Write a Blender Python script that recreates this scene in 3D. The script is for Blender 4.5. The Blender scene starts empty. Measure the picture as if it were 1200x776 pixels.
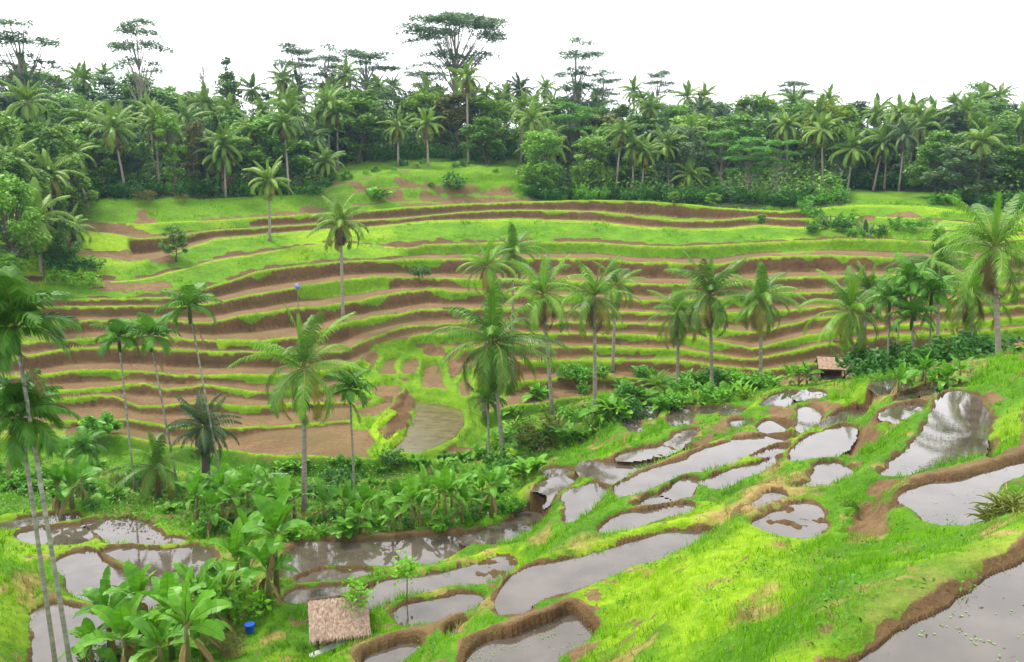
import bpy, math, random
import numpy as np
from mathutils import Vector, Matrix
random.seed(7); rng = np.random.default_rng(11)
scene = bpy.context.scene
col = scene.collection
R_ = math.radians
# ------------------------------------------------------------------ camera
F = 1000.0                      # focal length in photo pixels (photo 1200 x 776)
PITCH = math.atan(198.0 / F)
CP, SP = math.cos(PITCH), math.sin(PITCH)
cam = bpy.data.cameras.new('camera'); cam.sensor_width = 36; cam.lens = 36 * F / 1200.0
cam.clip_start = 0.1; cam.clip_end = 5000
co = bpy.data.objects.new('camera', cam); col.objects.link(co)
co.rotation_euler = (math.pi / 2 - PITCH, 0, 0); scene.camera = co

def ray(px, py):
    u = (np.asarray(px, float) - 600) / F; v = (388 - np.asarray(py, float)) / F
    return u, CP + v * SP, -SP + v * CP
def proj(x, y, z):
    d = y * CP - z * SP
    return 600 + F * x / d, 388 - F * (y * SP + z * CP) / d
def on_z(px, py, z):
    dx, dy, dz = ray(px, py); t = z / dz
    return dx * t, dy * t
def on_r(px, py, r):
    dx, dy, dz = ray(px, py); t = r / np.hypot(dx, dy)
    return dx * t, dy * t, dz * t

# ------------------------------------------------------------------ noise
_perm = rng.random((256, 256))
def vnoise(x, y):
    xi = np.floor(x).astype(int); yi = np.floor(y).astype(int)
    fx = x - xi; fy = y - yi
    fx = fx * fx * (3 - 2 * fx); fy = fy * fy * (3 - 2 * fy)
    a = _perm[xi & 255, yi & 255]; b = _perm[(xi + 1) & 255, yi & 255]
    c = _perm[xi & 255, (yi + 1) & 255]; d = _perm[(xi + 1) & 255, (yi + 1) & 255]
    return (a + (b - a) * fx) * (1 - fy) + (c + (d - c) * fx) * fy
def fbm(x, y, o=4):
    s = 0; a = .5; n = 0
    for i in range(o):
        s = s + a * vnoise(x + 17.3 * i, y - 9.1 * i); n += a; x = x * 2.03; y = y * 2.03; a *= .5
    return s / n
def sstep(a, b, x):
    t = np.clip((x - a) / (b - a), 0, 1); return t * t * (3 - 2 * t)

# ------------------------------------------------------------------ paddies of the near slope: outline in the photo, water level
PADS = [
 ('n', -14.8, [(896,474),(921,461),(932,464),(931,479),(915,477)]),
 ('n', -14.4, [(895,508),(901,495),(919,500),(916,508)]),
 ('n', -14.3, [(935,467),(946,459),(964,461),(955,467)]),
 ('n', -13.8, [(938,502),(944,480),(951,480),(956,490),(951,507),(944,506)]),
 ('n', -13.2, [(967,499),(990,484),(1012,482),(1010,488),(992,496),(971,501)]),
 ('n', -12.8, [(932,533),(943,518),(970,508),(999,501),(993,517),(984,529),(973,537),(960,540),(946,544),(936,541)]),
 ('n', -12.3, [(966,545),(985,545),(992,556),(992,565),(978,569),(955,572),(940,574),(958,565)]),
 ('n', -12.0, [(1027,452),(1035,447),(1058,448),(1064,456),(1050,460),(1033,464)]),
 ('n', -11.8, [(1053,471),(1062,463),(1081,461),(1079,466),(1058,472)]),
 ('n', -11.5, [(1083,462),(1094,450),(1101,459),(1090,463)]),
 ('s', -11.5, [(1033,490),(1050,480),(1079,474),(1075,484),(1058,502),(1050,495)]),
 ('n', -10.3, [(1104,472),(1117,461),(1131,460),(1144,470),(1152,490),(1150,513),(1142,536),(1117,547),(1079,553),(1046,559),(1052,547),(1075,522),(1090,507),(1094,490)]),
 ('n', -9.0, [(1058,582),(1090,571),(1137,563),(1175,553),(1240,535),(1240,550),(1168,565),(1155,595),(1145,616),(1101,617),(1085,605),(1070,594)]),
 ('n', -14.3, [(727,574),(735,566),(762,554),(800,543),(829,530),(850,522),(873,516),(902,513),(924,515),(918,520),(896,524),(879,535),(856,543),(825,554),(787,561),(760,574),(737,583),(728,580)]),
 ('n', -13.8, [(829,565),(862,552),(895,544),(910,540),(900,552),(867,561),(840,573),(831,572)]),
 ('n', -13.9, [(888,537),(917,525),(914,531),(897,537)]),
 ('n', -14.0, [(779,579),(798,567),(813,565),(803,585),(787,585)]),
 ('n', -14.0, [(749,595),(767,583),(783,592),(767,596)]),
 ('n', -13.6, [(708,623),(717,615),(733,604),(767,600),(804,593),(798,602),(777,606),(746,617),(721,627)]),
 ('n', -12.4, [(588,708),(591,695),(603,681),(618,672),(641,664),(683,656),(718,645),(746,636),(783,626),(815,625),(835,626),(804,640),(767,655),(722,670),(690,683),(661,695),(634,706),(618,715),(600,722),(590,716)]),
 ('n', -15.8, [(662,582),(692,570),(698,569),(711,577),(704,594),(700,600),(671,612),(667,608),(668,592)]),
 ('n', -16.8, [(624,586),(646,563),(671,562),(672,571),(650,577),(640,588),(631,593)]),
 ('n', -17.0, [(642,556),(652,550),(671,553),(670,558),(646,560)]),
 ('n', -16.0, [(683,556),(685,545),(700,542),(730,546),(760,544),(795,536),(812,529),(800,540),(780,545),(762,550),(735,558),(722,568),(711,569),(702,561)]),
 ('m', -15.8, [(727,538),(745,530),(783,522),(798,508),(812,505),(803,518),(785,528),(755,536)]),
 ('n', -16.6, [(731,487),(737,486),(747,499),(745,507),(738,500)]),
 ('n', -16.6, [(750,478),(764,477),(765,490),(755,493),(748,488)]),
 ('n', -16.4, [(790,480),(807,481),(805,492),(800,499),(791,498)]),
 ('n', -16.2, [(820,482),(835,479),(838,486),(826,487)]),
 ('n', -15.8, [(846,479),(854,477),(866,481),(858,488),(850,487)]),
 ('n', -15.2, [(864,496),(876,493),(874,501),(866,504)]),
 ('n', -18.2, [(338,660),(348,646),(362,638),(387,637),(440,637),(495,632),(525,630),(539,632),(537,643),(518,656),(502,661),(470,662),(445,664),(404,667),(380,666),(358,673),(340,678)]),
 ('n', -17.9, [(545,632),(572,622),(600,613),(617,601),(635,604),(633,615),(628,626),(612,632),(598,636),(570,637),(550,637)]),
 ('n', -17.8, [(352,681),(366,674),(384,670),(402,672),(432,671),(415,678),(396,683),(370,685)]),
 ('p', -16.9, [(425,698),(440,690),(463,682),(513,674),(559,663),(588,654),(602,660),(594,670),(576,684),(559,688),(518,691),(479,697),(448,710),(434,716),(424,712)]),
 ('n', -16.0, [(466,720),(478,712),(495,708),(536,700),(556,699),(559,704),(541,718),(527,727),(495,732),(474,731)]),
 ('n', -12.35, [(556,790),(556,768),(575,756),(610,745),(650,730),(668,722),(680,732),(690,745),(675,757),(650,770),(640,790)]),
 ('m', -14.5, [(528,746),(545,735),(554,745),(540,753)]),
 ('n', -15.2, [(425,778),(445,767),(479,756),(487,760),(475,770),(450,782)]),
 ('m', -10.6, [(892,614),(919,599),(942,592),(954,593),(957,608),(960,621),(944,632),(919,629),(898,621)]),
 ('n', -11.6, [(890,592),(902,580),(919,580),(917,585),(896,592)]),
 ('n', -6.8, [(990,800),(1012,776),(1055,750),(1101,724),(1135,700),(1165,681),(1200,664),(1300,615),(1300,790),(1150,850)]),
 ('n', -18.3, [(44,720),(58,713),(77,713),(94,718),(115,728),(132,742),(135,800),(52,800),(47,750)]),
 ('n', -18.8, [(72,658),(96,650),(107,650),(118,662),(135,673),(160,679),(185,690),(185,712),(150,712),(118,706),(92,695),(86,678)]),
 ('n', -19.0, [(129,647),(167,645),(192,647),(226,644),(243,652),(247,668),(235,682),(195,681),(172,672),(150,660),(138,652)]),
 ('p', -19.4, [(106,614),(146,611),(165,614),(175,624),(187,630),(210,635),(194,639),(156,639),(131,636),(124,626)]),
 ('n', -19.6, [(-60,626),(-20,618),(0,615),(37,608),(79,606),(92,608),(60,615),(25,619),(0,623)]),
 ('n', -19.4, [(26,627),(42,622),(83,619),(96,622),(101,629),(97,636),(69,638),(45,636)]),
 ('n', -17.3, [(338,703),(350,693),(377,691),(400,690),(410,694),(390,700),(365,706)]),
]
def smooth_poly(p, n=5):
    p = np.array(p, float); L = len(p); out = []
    for i in range(L):
        p0, p1, p2, p3 = p[i - 1], p[i], p[(i + 1) % L], p[(i + 2) % L]
        for k in range(n):
            t = k / n
            out.append(.5 * (2 * p1 + (p2 - p0) * t + (2 * p0 - 5 * p1 + 4 * p2 - p3) * t * t + (3 * p1 - p0 - 3 * p2 + p3) * t ** 3))
    return np.array(out)
PW = []
for kind, z, p in PADS:
    q = smooth_poly(p)
    x, y = on_z(q[:, 0], q[:, 1], z)
    PW.append((kind, z, np.stack([x, y], 1)))

# near-slope support points: photo pixel and height below the eye
CTRL = [(900,690,-8.9),(800,740,-9.6),(800,776,-9.3),(700,765,-11.2),(700,705,-11.3),(820,660,-10.6),(1000,660,-8.6),(1000,770,-7.0),(1050,680,-7.4),
 (1180,440,-9.6),(1150,430,-9.9),(1200,480,-8.8),(1165,470,-9.0),(1175,520,-8.8),(1110,432,-11.2),(1130,425,-10.6),(1195,600,-7.6),(1195,640,-7.0),(1100,640,-8.0),(1015,600,-10.4),(1020,565,-10.6),
 (1015,520,-11.4),(1000,480,-13.0),(880,580,-12.4),(840,605,-12.2),(640,640,-14.6),(560,745,-13.6),(500,750,-14.6),(400,775,-16.2),(395,745,-17.0),(330,720,-17.3),
 (20,700,-16.4),(10,740,-16.0),(0,776,-15.6),(25,650,-17.6),(60,690,-17.9),(190,720,-18.0),(250,740,-17.7),(190,770,-17.2),(300,680,-17.9),
 (300,605,-19.8),(230,605,-20.0),(450,618,-19.0),(560,602,-18.9),(600,580,-18.8),(640,540,-18.4),(700,520,-17.8),(700,490,-18.8),(60,590,-20.4),
 (300,560,-21.6),(100,565,-21.5),(500,565,-21.2),(600,520,-21.2),(700,465,-21.0),(800,462,-19.5),(860,462,-18.0),(960,452,-17.2),(1000,448,-17.0),(1080,438,-15.0),
 (-150,600,-20),(-150,700,-16),(-150,800,-14),(-300,600,-19),(-300,760,-12),(1350,420,-9),(1350,520,-7.5),(1400,640,-5.5),(1500,450,-8),
 (1290,420,-9.5),(600,900,-10),(300,900,-13),(850,860,-8),(0,900,-13)]
cx, cy, cz = [], [], []
for px, py, z in CTRL:
    x, y = on_z(px, py, z); cx.append(x); cy.append(y); cz.append(z)
for k, z, p in PW:
    n = max(1, len(p) // 12)
    for q in p[::n]:
        c = p.mean(0); q = c + (q - c) * .8
        cx.append(q[0]); cy.append(q[1]); cz.append(z + .1)
# ground right under the viewer
for a in range(-60, 61, 20):
    for r, z in ((2, -3.0), (6, -5.6)):
        cx.append(r * math.sin(R_(a))); cy.append(r * math.cos(R_(a))); cz.append(z - .05 * abs(a) * (a < 0) * r / 6)

# ------------------------------------------------------------------ far terraces: bund lines in the photo, lowest first
LINES = [
 ('N', [(-200,520),(70,513),(146,513),(200,524),(260,528),(300,535),(354,537),(400,540),(440,539),(480,535),(515,522),(540,508),(552,495),(570,484),(600,478),(650,470),(700,465),(800,461),(880,458),(950,455),(1050,450),(1200,440),(1400,430)]),
 ('M', [(-200,500),(60,497),(135,493),(170,497),(210,503),(277,503),(350,502),(396,501),(425,500),(440,497),(452,490),(464,478),(474,466),(484,460),(500,457),(530,457),(560,452),(650,446),(700,445),(800,445),(850,450),(900,455),(950,450),(1000,446),(1100,440),(1200,430),(1400,420)]),
 ('L', [(-200,480),(62,470),(115,465),(135,467),(162,477),(187,478),(230,473),(290,478),(380,473),(417,474),(445,478),(462,464),(480,448),(500,441),(530,436),(600,424),(700,424),(800,424),(850,430),(900,436),(950,428),(1000,424),(1050,420),(1100,416),(1150,412),(1200,408),(1400,400)]),
 ('K', [(-200,462),(94,458),(146,454),(167,452),(198,458),(235,453),(260,457),(300,462),(350,461),(400,456),(437,447),(460,431),(480,419),(500,413),(550,409),(600,406),(700,408),(800,412),(850,419),(880,422),(900,420),(950,408),(1000,400),(1050,393),(1100,392),(1150,390),(1200,385),(1400,380)]),
 ('J', [(-200,448),(40,442),(94,437),(125,435),(177,437),(208,441),(250,441),(300,441),(350,440),(400,432),(430,418),(458,401),(500,393),(550,391),(600,391),(700,393),(800,396),(850,404),(880,410),(900,407),(950,394),(1000,386),(1100,380),(1200,374),(1400,370)]),
 ('H', [(-200,430),(0,425),(60,413),(125,407),(187,410),(250,414),(290,414),(350,415),(400,413),(437,397),(469,386),(500,382),(550,379),(750,380),(800,383),(850,388),(880,391),(900,389),(925,381),(950,375),(1000,371),(1100,366),(1200,360),(1400,356)]),
 ('I3', [(-200,415),(60,401),(125,396),(200,397),(261,403),(300,402),(350,397),(385,386),(417,376),(500,364),(600,362),(700,366),(800,369),(900,366),(1000,358),(1100,352),(1400,345)]),
 ('I2', [(-200,385),(74,379),(180,376),(235,379),(262,377),(280,372),(320,366),(360,361),(400,357),(440,349),(500,340),(600,345),(700,351),(800,354),(900,346),(1000,342),(1100,338),(1400,330)]),
 ('G1', [(-200,366),(60,361),(200,360),(235,358),(255,354),(290,348),(344,339),(390,331),(430,326),(458,326),(500,328),(600,328),(700,332),(800,335),(900,327),(1000,325),(1100,322),(1400,315)]),
 ('A', [(-200,356),(60,352),(200,351),(225,343),(250,336),(300,320),(350,312),(400,308),(450,306),(500,305),(600,304),(700,304),(740,308),(800,310),(840,311),(870,305),(900,302),(973,300),(1040,303),(1100,304),(1400,300)]),
 ('B', [(-200,340),(100,330),(155,329),(190,322),(220,314),(250,305),(300,298),(350,289),(400,285),(440,288),(480,292),(500,288),(600,285),(700,285),(760,290),(800,290),(830,289),(880,286),(920,284),(1000,281),(1100,284),(1400,284)]),
 ('C', [(-200,310),(90,299),(120,303),(155,309),(190,303),(220,291),(250,281),(300,277),(350,272),(430,268),(470,263),(500,260),(600,258),(700,261),(760,268),(800,270),(850,269),(890,265),(930,268),(1000,266),(1080,270),(1150,276),(1400,280)]),
 ('D', [(-200,290),(100,273),(130,275),(165,281),(200,278),(250,271),(300,268),(350,265),(420,260),(470,257),(540,250),(600,247),(700,249),(750,255),(800,260),(850,259),(880,255),(930,258),(1000,255),(1080,257),(1150,264),(1400,270)]),
 ('E', [(-200,280),(100,263),(130,263),(165,265),(200,262),(250,260),(300,257),(350,254),(420,249),(470,245),(540,241),(600,238),(700,236),(750,237),(800,241),(870,247),(920,249),(960,246),(1000,242),(1080,243),(1150,252),(1400,262)]),
]
RY = np.array([225,240,300,350,400,450,500,530,560]); RR = np.array([147,140,113,99.4,88.6,80.6,71.6,67,62])
NL = len(LINES)
# polar grid -------------------------------------------------------
az_in = np.linspace(-37, 37, 1120)
az = np.concatenate([np.linspace(-62, -37.4, 40), az_in, np.linspace(37.4, 62, 40)])
az = np.radians(az)
rr = [1.6]
while rr[-1] < 8: rr.append(rr[-1] + .5)
while rr[-1] < 58: rr.append(rr[-1] * 1.0046)
while rr[-1] < 150: rr.append(rr[-1] + .21)
while rr[-1] < 260: rr.append(rr[-1] + 1.6)
while rr[-1] < 2400: rr.append(rr[-1] * 1.12)
rr = np.array(rr); NR, NA = len(rr), len(az)
A2, R2 = np.meshgrid(az, rr)
X2, Y2 = R2 * np.sin(A2), R2 * np.cos(A2)

rk = np.zeros((NL, NA)); zk = np.zeros((NL, NA))
for k, (nm, pts) in enumerate(LINES):
    pts = np.array(pts, float)
    xs = np.linspace(-200, 1400, 1601)
    ys = np.interp(xs, pts[:, 0], pts[:, 1])
    ker = np.hanning(13); ker /= ker.sum()
    ys = np.convolve(np.pad(ys, 6, mode='edge'), ker, 'valid')
    ys += (fbm(xs * .045, xs * 0 + 31.7 * k, 3) - .5) * 4.0 * np.clip((ys - 225) / 150, .35, 1)
    r = np.interp(ys, RY, RR)
    if nm == 'N':
        dx_, dy_, dz_ = ray(xs, ys); rz = 21.95 / (-dz_ / np.hypot(dx_, dy_)); wN = sstep(270, 310, xs) * (1 - sstep(548, 566, xs)); r = rz * wN + r * (1 - wN)
    wx, wy, wz = on_r(xs, ys, r)
    a = np.arctan2(wx, wy); o = np.argsort(a)
    rk[k] = np.interp(az, a[o], r[o]); zk[k] = np.interp(az, a[o], wz[o])
for k in range(1, NL):
    rk[k] = np.maximum(rk[k], rk[k - 1] + .55); zk[k] = np.maximum(zk[k], zk[k - 1] + .12)

# smooth near base (thin plate) on a coarse grid
cx, cy, cz = map(np.array, (cx, cy, cz))
ii = np.arange(0, NA, 40)
nx = (rk[0, ii] - 1.5) * np.sin(az[ii]); ny = (rk[0, ii] - 1.5) * np.cos(az[ii])
cx = np.concatenate([cx, nx]); cy = np.concatenate([cy, ny]); cz = np.concatenate([cz, zk[0, ii] - .9])
S = 20.0
def U(d2): return np.where(d2 > 1e-9, .5 * d2 * np.log(np.maximum(d2, 1e-9)), 0)
n = len(cx); px_, py_ = cx / S, cy / S
K = U((px_[:, None] - px_) ** 2 + (py_[:, None] - py_) ** 2) + np.eye(n) * .004
P = np.stack([np.ones(n), px_, py_], 1)
M = np.block([[K, P], [P.T, np.zeros((3, 3))]])
w = np.linalg.solve(M, np.concatenate([cz, np.zeros(3)]))
nn = int(np.searchsorted(rr, 82))
ri = np.unique(np.concatenate([np.arange(0, nn, 6), [nn - 1]])); ai = np.unique(np.concatenate([np.arange(0, NA, 6), [NA - 1]]))
gx, gy = X2[np.ix_(ri, ai)] / S, Y2[np.ix_(ri, ai)] / S
g = w[n] + w[n + 1] * gx + w[n + 2] * gy
for j in range(n): g = g + w[j] * U((gx - px_[j]) ** 2 + (gy - py_[j]) ** 2)
g = np.clip(g, -24, -2.2)
tmp = np.stack([np.interp(np.arange(nn), ri, g[:, j]) for j in range(len(ai))], 1)
base = np.stack([np.interp(np.arange(NA), ai, tmp[i]) for i in range(nn)], 0)
base += (fbm(X2[:nn] * .5, Y2[:nn] * .5, 4) - .5) * .5

Z = np.zeros((NR, NA))
MUD = np.zeros((NR, NA)); YEL = np.zeros((NR, NA)); STR = np.zeros((NR, NA)); WET = np.zeros((NR, NA)); FLO = np.zeros((NR, NA))
Z[:nn] = base
# --- paddies
def poly_dist(px, py, poly):
    q = np.roll(poly, -1, 0); d = np.full(px.shape, 1e9); ins = np.zeros(px.shape, bool)
    for (ax, ay), (bx, by) in zip(poly, q):
        ex, ey = bx - ax, by - ay; L = ex * ex + ey * ey + 1e-12
        t = np.clip(((px - ax) * ex + (py - ay) * ey) / L, 0, 1)
        d = np.minimum(d, (px - ax - t * ex) ** 2 + (py - ay - t * ey) ** 2)
        c = (ay > py) != (by > py)
        ins ^= c & (px < ex * (py - ay) / (ey if abs(ey) > 1e-12 else 1e-12) + ax)
    return np.sqrt(d), ins
wsum = np.full((nn, NA), 1 / 1.1 ** 2); zsum = base * wsum
bund = np.zeros((nn, NA)); inside = np.full((nn, NA), -1, int); dmin = np.full((nn, NA), 9.0); din = np.zeros((nn, NA))
for i, (kind, z, poly) in enumerate(PW):
    pr = np.hypot(poly[:, 0], poly[:, 1]); pa = np.arctan2(poly[:, 0], poly[:, 1])
    r0, r1 = pr.min() - 3, pr.max() + 3; da = 3 / max(pr.min(), 3)
    i0, i1 = np.searchsorted(rr[:nn], [r0, r1]); j0, j1 = np.searchsorted(az, [pa.min() - da, pa.max() + da])
    if i1 <= i0: continue
    sl = (slice(i0, i1), slice(j0, j1))
    gx, gy = X2[:nn][sl], Y2[:nn][sl]
    wob = (fbm(gx * 1.3 + 3 * i, gy * 1.3, 3) - .5) * .35
    d, ins = poly_dist(gx, gy, poly)
    sd = np.where(ins, -d, d) + wob * np.clip(pr.mean() / 30, .4, 1.2) - .19 * np.clip(pr.mean() / 28, .4, 1.6)
    out = np.maximum(sd, 0)
    ww = np.where(out < 3, (1 / (out + .12) ** 2) * np.clip((3 - out) / 1.5, 0, 1), 0)
    wsum[sl] += ww; zsum[sl] += ww * z
    h = .05 + .15 * sstep(0.02, .28, out) * (1 - sstep(.7, 1.5, out))
    bund[sl] = np.maximum(bund[sl], np.where(sd > 0, h * (1 - sstep(.8, 1.6, out)), 0))
    dmin[sl] = np.minimum(dmin[sl], np.where(sd > 0, sd, 0))
    t = inside[sl]; t[sd <= 0] = i; inside[sl] = t
    t = din[sl]; din[sl] = np.where(sd <= 0, -sd, t)
zz = zsum / wsum + bund
lump = fbm(X2[:nn] * 2.2, Y2[:nn] * 2.2, 4)
zz += (lump - .5) * .22 * sstep(0.1, .8, dmin)
for i, (kind, z, poly) in enumerate(PW):
    m = inside == i
    if not m.any(): continue
    bed = z - .05 - .25 * sstep(0, .4, din)
    if kind == 'm':
        bed = z - .10 + .22 * (lump - .42) * 2
    if kind == 's':
        bed = z - .10 + .20 * (lump - .50) * 2
    if kind == 'p':
        c = poly[:, 0].max() - 2.2 if z > -18 else poly[:, 0].mean()
        bed = z - .16 + .32 * (lump - .5) + .16 * sstep(c - 1.5, c + 1.5, X2[:nn]) * (1 if z > -18 else .6)
    zz = np.where(m, bed, zz)
edge = sstep(.30, .03, dmin + (lump - .5) * .6) 
edge = np.where(dmin < 8, edge, 0)
far_part = (fbm(X2[:nn] * .35 + 50, Y2[:nn] * .35, 3))
edge *= sstep(.36, .56, far_part + .16 * (dmin < .16))
mud = np.where(inside >= 0, 1.0, edge)
WET[:nn] = np.where(inside >= 0, 1, np.where(dmin < .22, .7, 0))
# image-traced mud paths, hollows, straw, bright sward
def nhit(pts):
    out = []
    for px, py in pts:
        dx, dy, dz = ray(px, py); h = math.hypot(dx, dy); a = math.atan2(dx, dy); j = int(np.clip(np.searchsorted(az, a), 1, NA - 1))
        ok = (zz[:, j] >= rr[:nn] * dz / h) & (rr[:nn] > 7); r = rr[int(np.argmax(ok))] if ok.any() else 60.0
        out.append((r * math.sin(a), r * math.cos(a)))
    return np.array(out).T
def stamp_path(pts, z, width, arr, val, lift=0.0):
    x, y = nhit(pts)
    gx, gy = X2[:nn], Y2[:nn]
    r0, r1 = np.hypot(x, y).min() - 3, np.hypot(x, y).max() + 3
    i0, i1 = np.searchsorted(rr[:nn], [r0, r1]); gx, gy = gx[i0:i1], gy[i0:i1]
    d = np.full(gx.shape, 1e9)
    for a in range(len(x) - 1):
        ex, ey = x[a + 1] - x[a], y[a + 1] - y[a]; L = ex * ex + ey * ey + 1e-9
        t = np.clip(((gx - x[a]) * ex + (gy - y[a]) * ey) / L, 0, 1)
        d = np.minimum(d, np.hypot(gx - x[a] - t * ex, gy - y[a] - t * ey))
    m = sstep(width, width * .55, d + (lump[i0:i1] - .5) * .35)
    arr[i0:i1] = np.maximum(arr[i0:i1], m * val)
    if lift: zz[i0:i1] += lift * m * (inside[i0:i1] < 0)
def stamp_poly(pts, z, arr, val, soft=.6, dz=0.0):
    x, y = nhit(pts)
    poly = np.stack([x, y], 1)
    i0, i1 = np.searchsorted(rr[:nn], [np.hypot(x, y).min() - 3, np.hypot(x, y).max() + 3])
    d, ins = poly_dist(X2[i0:i1], Y2[i0:i1], poly)
    sd = np.where(ins, -d, d) + (lump[i0:i1] - .5) * soft * 2.2
    m = sstep(soft, -soft, sd)
    arr[i0:i1] = np.maximum(arr[i0:i1], m * val)
    if dz: zz[i0:i1] += dz * m * (inside[i0:i1] < 0)
stamp_path([(1037,572),(1075,562),(1137,553),(1175,543),(1196,530),(1215,510),(1215,480)], -9.7, .62, mud, 1)
stamp_path([(425,772),(455,755),(490,742),(530,728)], -15.2, .55, mud, .95, .12)
stamp_path([(550,762),(585,748),(620,735),(655,722),(668,721),(680,730),(692,746)], -12.9, .42, mud, 1, .1)
stamp_path([(1000,790),(1040,756),(1101,721),(1150,688),(1200,660),(1290,617)], -6.55, .20, mud, 1)
stamp_path([(685,549),(735,543),(790,530),(830,516),(870,510),(905,508)], -15.4, .55, mud, .9)
stamp_path([(340,641),(400,634),(495,628),(535,624)], -18.1, .5, mud, .9)
stamp_path([(735,562),(762,549),(800,538),(830,524)], -14.5, .5, mud, .75)
stamp_path([(95,647),(115,652),(130,668),(160,676)], -18.6, .5, mud, 1)
stamp_path([(60,712),(100,712),(125,725)], -18.2, .4, mud, .9)
stamp_path([(1108,455),(1080,470),(1040,482),(1025,492)], -11.2, .55, mud, .8)
stamp_poly([(998,500),(1012,494),(1033,497),(1030,512),(1012,520),(995,535),(985,530)], -11.9, mud, 1, .4, -.4)
stamp_poly([(1005,580),(1028,578),(1042,600),(1042,620),(1015,628),(1000,615)], -10.3, mud, 1, .35, -.5)
stamp_poly([(1148,515),(1168,508),(1172,522),(1160,535),(1142,535)], -9.6, mud, 1, .3, -.35)
stamp_poly([(1150,462),(1172,455),(1175,470),(1160,490),(1152,482)], -9.6, mud, .9, .4)
stamp_poly([(900,478),(915,478),(931,481),(929,498),(903,492)], -14.6, mud, 1, .3)
stamp_poly([(950,469),(978,471),(988,480),(965,486),(950,482)], -13.9, mud, 1, .3)
stamp_poly([(800,488),(812,484),(818,496),(806,504)], -16.1, mud, 1, .4)
stamp_poly([(835,500),(862,486),(872,490),(850,510),(832,508)], -15.6, mud, .9, .5)
stamp_poly([(558,664),(592,655),(602,660),(580,682)], -16.8, mud, 1, .4)
stamp_poly([(60,692),(72,700),(52,745),(42,730)], -17.9, mud, 1, .4)
yel = np.zeros((nn, NA)); strw = np.zeros((nn, NA))
stamp_poly([(690,700),(760,660),(840,635),(930,628),(940,665),(880,720),(800,760),(710,740)], -10.3, yel, .72, 1.2)
stamp_poly([(640,655),(720,630),(830,590),(860,605),(760,630),(700,650)], -13.0, yel, .9, .8)
stamp_poly([(790,606),(830,600),(868,588),(900,562),(926,556),(920,590),(880,604),(830,612)], -12.6, strw, 1, .6)
stamp_poly([(650,645),(690,625),(700,632),(670,650)], -14.4, strw, .7, .6)
stamp_poly([(15,680),(40,672),(50,700),(30,715)], -17, strw, .7, .6)
stamp_poly([(1020,700),(1100,660),(1180,640),(1190,650),(1100,690),(1000,740)], -7.6, strw, .45, .8)
stamp_poly([(500,660),(600,645),(640,650),(600,662),(560,668)], -15.8, yel, .9, .8)
stamp_poly([(100,640),(125,640),(230,640),(300,650),(330,700),(130,645)], -18.9, strw, .35, .5)
dead = fbm(X2[:nn] * .8 + 70, Y2[:nn] * .8 + 3, 4); strw = np.maximum(strw, sstep(.62, .74, dead + .22 * (fbm(X2[:nn] * 4, Y2[:nn] * 4, 3) - .5)) * .7); yel = np.maximum(yel, sstep(.56, .72, fbm(X2[:nn] * .22 + 7, Y2[:nn] * .22, 3)) * .45)
mud = np.maximum(mud, sstep(.71, .78, fbm(X2[:nn] * 1.3 + 20, Y2[:nn] * 1.3 + 9, 4)) * .9)
k3 = np.array([1, 2, 3, 4, 3, 2, 1]) / 16.0
zs_ = zz.copy(); zs_[:, 3:-3] = sum(k3[q] * zz[:, q:NA - 6 + q] for q in range(7)); zz = np.where((inside < 0) & (dmin > .02), zs_, zz)
MUD[:nn] = mud; YEL[:nn] = yel; STR[:nn] = strw
Z[:nn] = zz

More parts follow.
